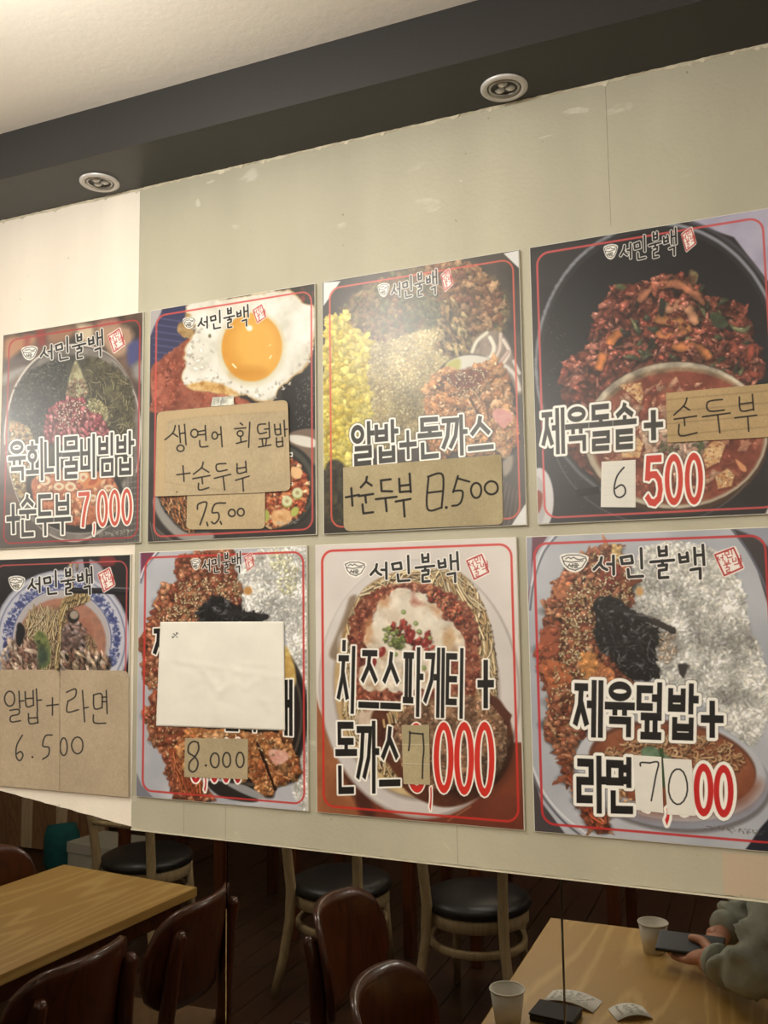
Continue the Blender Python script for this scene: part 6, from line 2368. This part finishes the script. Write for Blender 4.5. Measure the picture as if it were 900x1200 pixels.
PX, PY = 1.46, -.93
person = empty('person', (PX, PY, 0))
tag(person, 'person in a grey-green hooded sweatshirt leaning on the table, looking at a phone', 'person')


def L(x, y, z):
    return (x - PX, y - PY, z)


# body under the clothes: head, neck, forearms, hands, legs as one surface
bv = [L(1.45, -.93, .56), L(1.38, -.93, .72), L(1.29, -.93, .92), L(1.255, -.93, 1.06), L(1.205, -.93, 1.19),
      L(1.285, -.80, 1.02), L(1.175, -.655, .80), L(1.105, -.79, .778),
      L(1.285, -1.06, 1.02), L(1.185, -1.19, .80), L(1.10, -1.03, .775),
      L(1.42, -.83, .53), L(1.05, -.80, .54), L(1.06, -.80, .10), L(.98, -.80, .05),
      L(1.42, -1.03, .53), L(1.05, -1.04, .54), L(1.06, -1.04, .10), L(.98, -1.04, .05),
      L(1.055, -.835, .772), L(1.06, -1.0, .765)]
be = [(0, 1), (1, 2), (2, 3), (3, 4), (2, 5), (5, 6), (6, 7), (2, 8), (8, 9), (9, 10), (0, 11), (11, 12), (12, 13), (13, 14),
      (0, 15), (15, 16), (16, 17), (17, 18), (7, 19), (10, 20)]
br = [.11, .10, .10, .050, .048, .034, .026, .022, .034, .026, .022, .070, .05, .034, .035, .070, .05, .034, .035, .026, .026]
skinned('body', bv, be, br, M['skin'], person)
# head with face
bm = bmesh.new()
bmesh.ops.create_uvsphere(bm, u_segments=32, v_segments=24, radius=1)
for v in bm.verts:
    x, y, z = v.co
    # face looks towards -x and down
    w = 1 - .22 * max(0, -z) ** 1.5
    v.co = Vector((x * .096 * (1 if x > 0 else w * 1.02), y * .077 * w, z * .118))
    if x < -.3:
        nose = math.exp(-((y / .12) ** 2) - ((z + .12) / .22) ** 2)
        v.co.x -= .020 * nose
        eye = math.exp(-(((abs(y) - .38) / .16) ** 2) - ((z - .08) / .12) ** 2)
        v.co.x += .009 * eye
        lip = math.exp(-((y / .3) ** 2) - ((z + .48) / .07) ** 2)
        v.co.x -= .006 * lip
head = link_mesh('head', bm, M['skin'], person, True)
head.location = L(1.185, -.93, 1.235)
head.rotation_euler = (0, -.45, 0)
for s in (-1, 1):
    bm = bmesh.new()
    bmesh.ops.create_uvsphere(bm, u_segments=16, v_segments=10, radius=.0115)
    e = link_mesh('eye', bm, M['cup'], head, True)
    e.location = (-.0715, s * .030, .010)
    bm = bmesh.new()
    bmesh.ops.create_uvsphere(bm, u_segments=12, v_segments=8, radius=.0055)
    for v in bm.verts:
        v.co.x -= .0072
    pu = link_mesh('pupil', bm, M['hair'], head, True)
    pu.location = (-.0727, s * .030, .009)
    bm = bmesh.new()
    tube(bm, [(.005, s * .074, .02), (.016, s * .084, .018), (.016, s * .085, -.01), (.004, s * .077, -.028)], [.006, .008, .007, .005], 8)
    link_mesh('ear', bm, M['skin'], head, True)
for s in (-1, 1):
    bm = bmesh.new()
    tube(bm, [(-.082, s * .016, .031), (-.081, s * .030, .036), (-.073, s * .044, .031)], [.0022, .003, .0018], 8)
    link_mesh('eyebrow', bm, M['hair'], head, True)
bm = bmesh.new()
tube(bm, [(-.076, -.022, -.055), (-.084, -.010, -.053), (-.086, 0, -.054), (-.084, .010, -.053), (-.076, .022, -.055)], [.0015, .0042, .0046, .0042, .0015], 10, .8)
link_mesh('lips', bm, M['lips'], head, True)
bm = bmesh.new()
bmesh.ops.create_uvsphere(bm, u_segments=32, v_segments=20, radius=1)
for v in bm.verts:
    x, y, z = v.co
    lump = 1 + .02 * math.sin(9 * y + 5 * z) + .015 * math.sin(17 * x + 8 * z)
    v.co = Vector((x * .106 * lump + .010, y * .086 * lump, z * .118 * lump + .014))
bmesh.ops.delete(bm, geom=[f for f in bm.faces if f.calc_center_median().x < -.045 and f.calc_center_median().z < .055 or f.calc_center_median().z < -.055], context='FACES')
link_mesh('hair', bm, M['hair'], head, True)
# sweatshirt
hv = [L(1.46, -.93, .60), L(1.40, -.93, .74), L(1.30, -.93, .92), L(1.265, -.93, 1.06),
      L(1.280, -.785, 1.01), L(1.215, -.70, .89), L(1.165, -.655, .815), L(1.125, -.745, .795), L(1.098, -.805, .785),
      L(1.280, -1.075, 1.01), L(1.225, -1.15, .89), L(1.18, -1.20, .815), L(1.13, -1.10, .80), L(1.105, -1.04, .787)]
he = [(0, 1), (1, 2), (2, 3), (2, 4), (4, 5), (5, 6), (6, 7), (7, 8), (2, 9), (9, 10), (10, 11), (11, 12), (12, 13)]
hr = [.165, .165, .175, .075, .088, .078, .064, .050, .036, .088, .078, .064, .050, .036]
skinned('sweatshirt', hv, he, hr, M['hoodie'], person, 0, 3, folds)
bm = bmesh.new()
tube(bm, [(-.20, -.10, 1.075), (-.13, -.12, 1.11), (-.075, -.06, 1.12), (-.06, 0, 1.115), (-.075, .06, 1.12), (-.13, .12, 1.11), (-.20, .10, 1.075)], [.03, .045, .055, .06, .055, .045, .03], 14)
link_mesh('hood', bm, M['hoodie'], person, True)
for s, q in ((1, (1.098, -.800, .785, 1.083, -.818, .781)), (-1, (1.105, -1.045, .787, 1.090, -1.025, .783))):
    bm = bmesh.new()
    a, b = Vector(L(*q[:3])), Vector(L(*q[3:]))
    tube(bm, [a, (a + b) / 2, b], [.039, .041, .036], 18)
    link_mesh('cuff', bm, M['hoodie'], person, True)
tv = [L(1.45, -.93, .60), L(1.42, -.83, .555), L(1.05, -.80, .545), L(1.06, -.80, .075), L(1.42, -1.03, .555), L(1.05, -1.04, .545), L(1.06, -1.04, .075)]
skinned('trousers', tv, [(0, 1), (1, 2), (2, 3), (0, 4), (4, 5), (5, 6)], [.135, .095, .075, .058, .095, .075, .058], M['trouser'], person, 0, 2, folds)
for y in (-.80, -1.04):
    bm = bmesh.new()
    tube(bm, [L(1.10, y, .05), L(1.05, y, .055), L(.98, y, .045), L(.88, y, .035), L(.83, y, .030)], [.035, .045, .045, .040, .024], 14, .8)
    link_mesh('shoe', bm, M['shoe'], person, True)


def hand(wrist, knuck, side, tipdir, name='hand'):
    pass


# right hand: palm on the near side of the phone, thumb over it, four fingers under it
hw = L(1.092, -.806, .782)
Hv = [hw, L(1.072, -.832, .781), L(1.052, -.850, .778),
      L(1.043, -.876, .772), L(1.028, -.898, .768), L(1.010, -.913, .768), L(.998, -.920, .772),      # index
      L(1.033, -.868, .770), L(1.013, -.890, .765), L(.993, -.904, .764), L(.978, -.911, .767),       # middle
      L(1.026, -.856, .768), L(1.006, -.876, .763), L(.987, -.889, .762), L(.974, -.895, .764),       # ring
      L(1.026, -.842, .768), L(1.010, -.858, .763), L(.996, -.868, .762), L(.985, -.873, .763),       # little
      L(1.070, -.862, .791), L(1.055, -.885, .800), L(1.036, -.893, .800), L(1.022, -.897, .7985)]    # thumb
He = [(0, 1), (1, 2), (2, 3), (3, 4), (4, 5), (5, 6), (2, 7), (7, 8), (8, 9), (9, 10), (2, 11), (11, 12), (12, 13), (13, 14), (2, 15), (15, 16), (16, 17), (17, 18),
      (1, 19), (19, 20), (20, 21), (21, 22)]
Hr = [.025, (.028, .019), (.030, .018), .0105, .0092, .0085, .0072, .0108, .0095, .0088, .0074, .0102, .0090, .0082, .0070, .0088, .0078, .0072, .0062,
      .0135, .0112, .0100, .0080]
skinned('right_hand', Hv, He, Hr, M['skin'], person, 0, 2)
# left hand rests on the table behind
Lw = L(1.098, -1.035, .780)
Lv = [Lw, L(1.085, -1.005, .772), L(1.078, -.985, .766),
      L(1.055, -.965, .757), L(1.036, -.952, .752), L(1.022, -.944, .745),
      L(1.062, -.955, .757), L(1.044, -.938, .752), L(1.030, -.930, .745),
      L(1.072, -.950, .757), L(1.056, -.930, .752), L(1.043, -.920, .745),
      L(1.082, -.950, .757), L(1.070, -.932, .751), L(1.060, -.922, .745),
      L(1.062, -1.00, .764), L(1.042, -.985, .756), L(1.030, -.975, .746)]
skinned('left_hand', Lv, [(0, 1), (1, 2), (2, 3), (3, 4), (4, 5), (2, 6), (6, 7), (7, 8), (2, 9), (9, 10), (10, 11), (2, 12), (12, 13), (13, 14), (1, 15), (15, 16), (16, 17)],
        [.024, (.026, .018), (.028, .016), .0095, .0088, .0075, .0098, .009, .0078, .0095, .0088, .0075, .0085, .0075, .0065, .012, .0105, .0085], M['skin'], person, 0, 2)

ph = empty('phone', (1.028, -.884, .789))
ph.rotation_euler = (-.30, -.04, math.radians(6))
tag(ph, 'black phone held flat in the hand over the oak table', 'phone')
bm = bmesh.new()
box(bm, -.073, -.035, -.004, .073, .035, .0038, .003, 3)
link_mesh('phone_body', bm, M['phone'], ph)
bm = bmesh.new()
box(bm, -.069, -.032, .0039, .069, .032, .0043)
link_mesh('screen', bm, M['phone'], ph)

c5 = copy_tree(brown0)
c5.location = (1.52, -.93, 0)
c5.rotation_euler = (0, 0, math.pi / 2)
tag(c5, 'brown bentwood chair under the person in the grey-green sweatshirt', 'chair', GC)
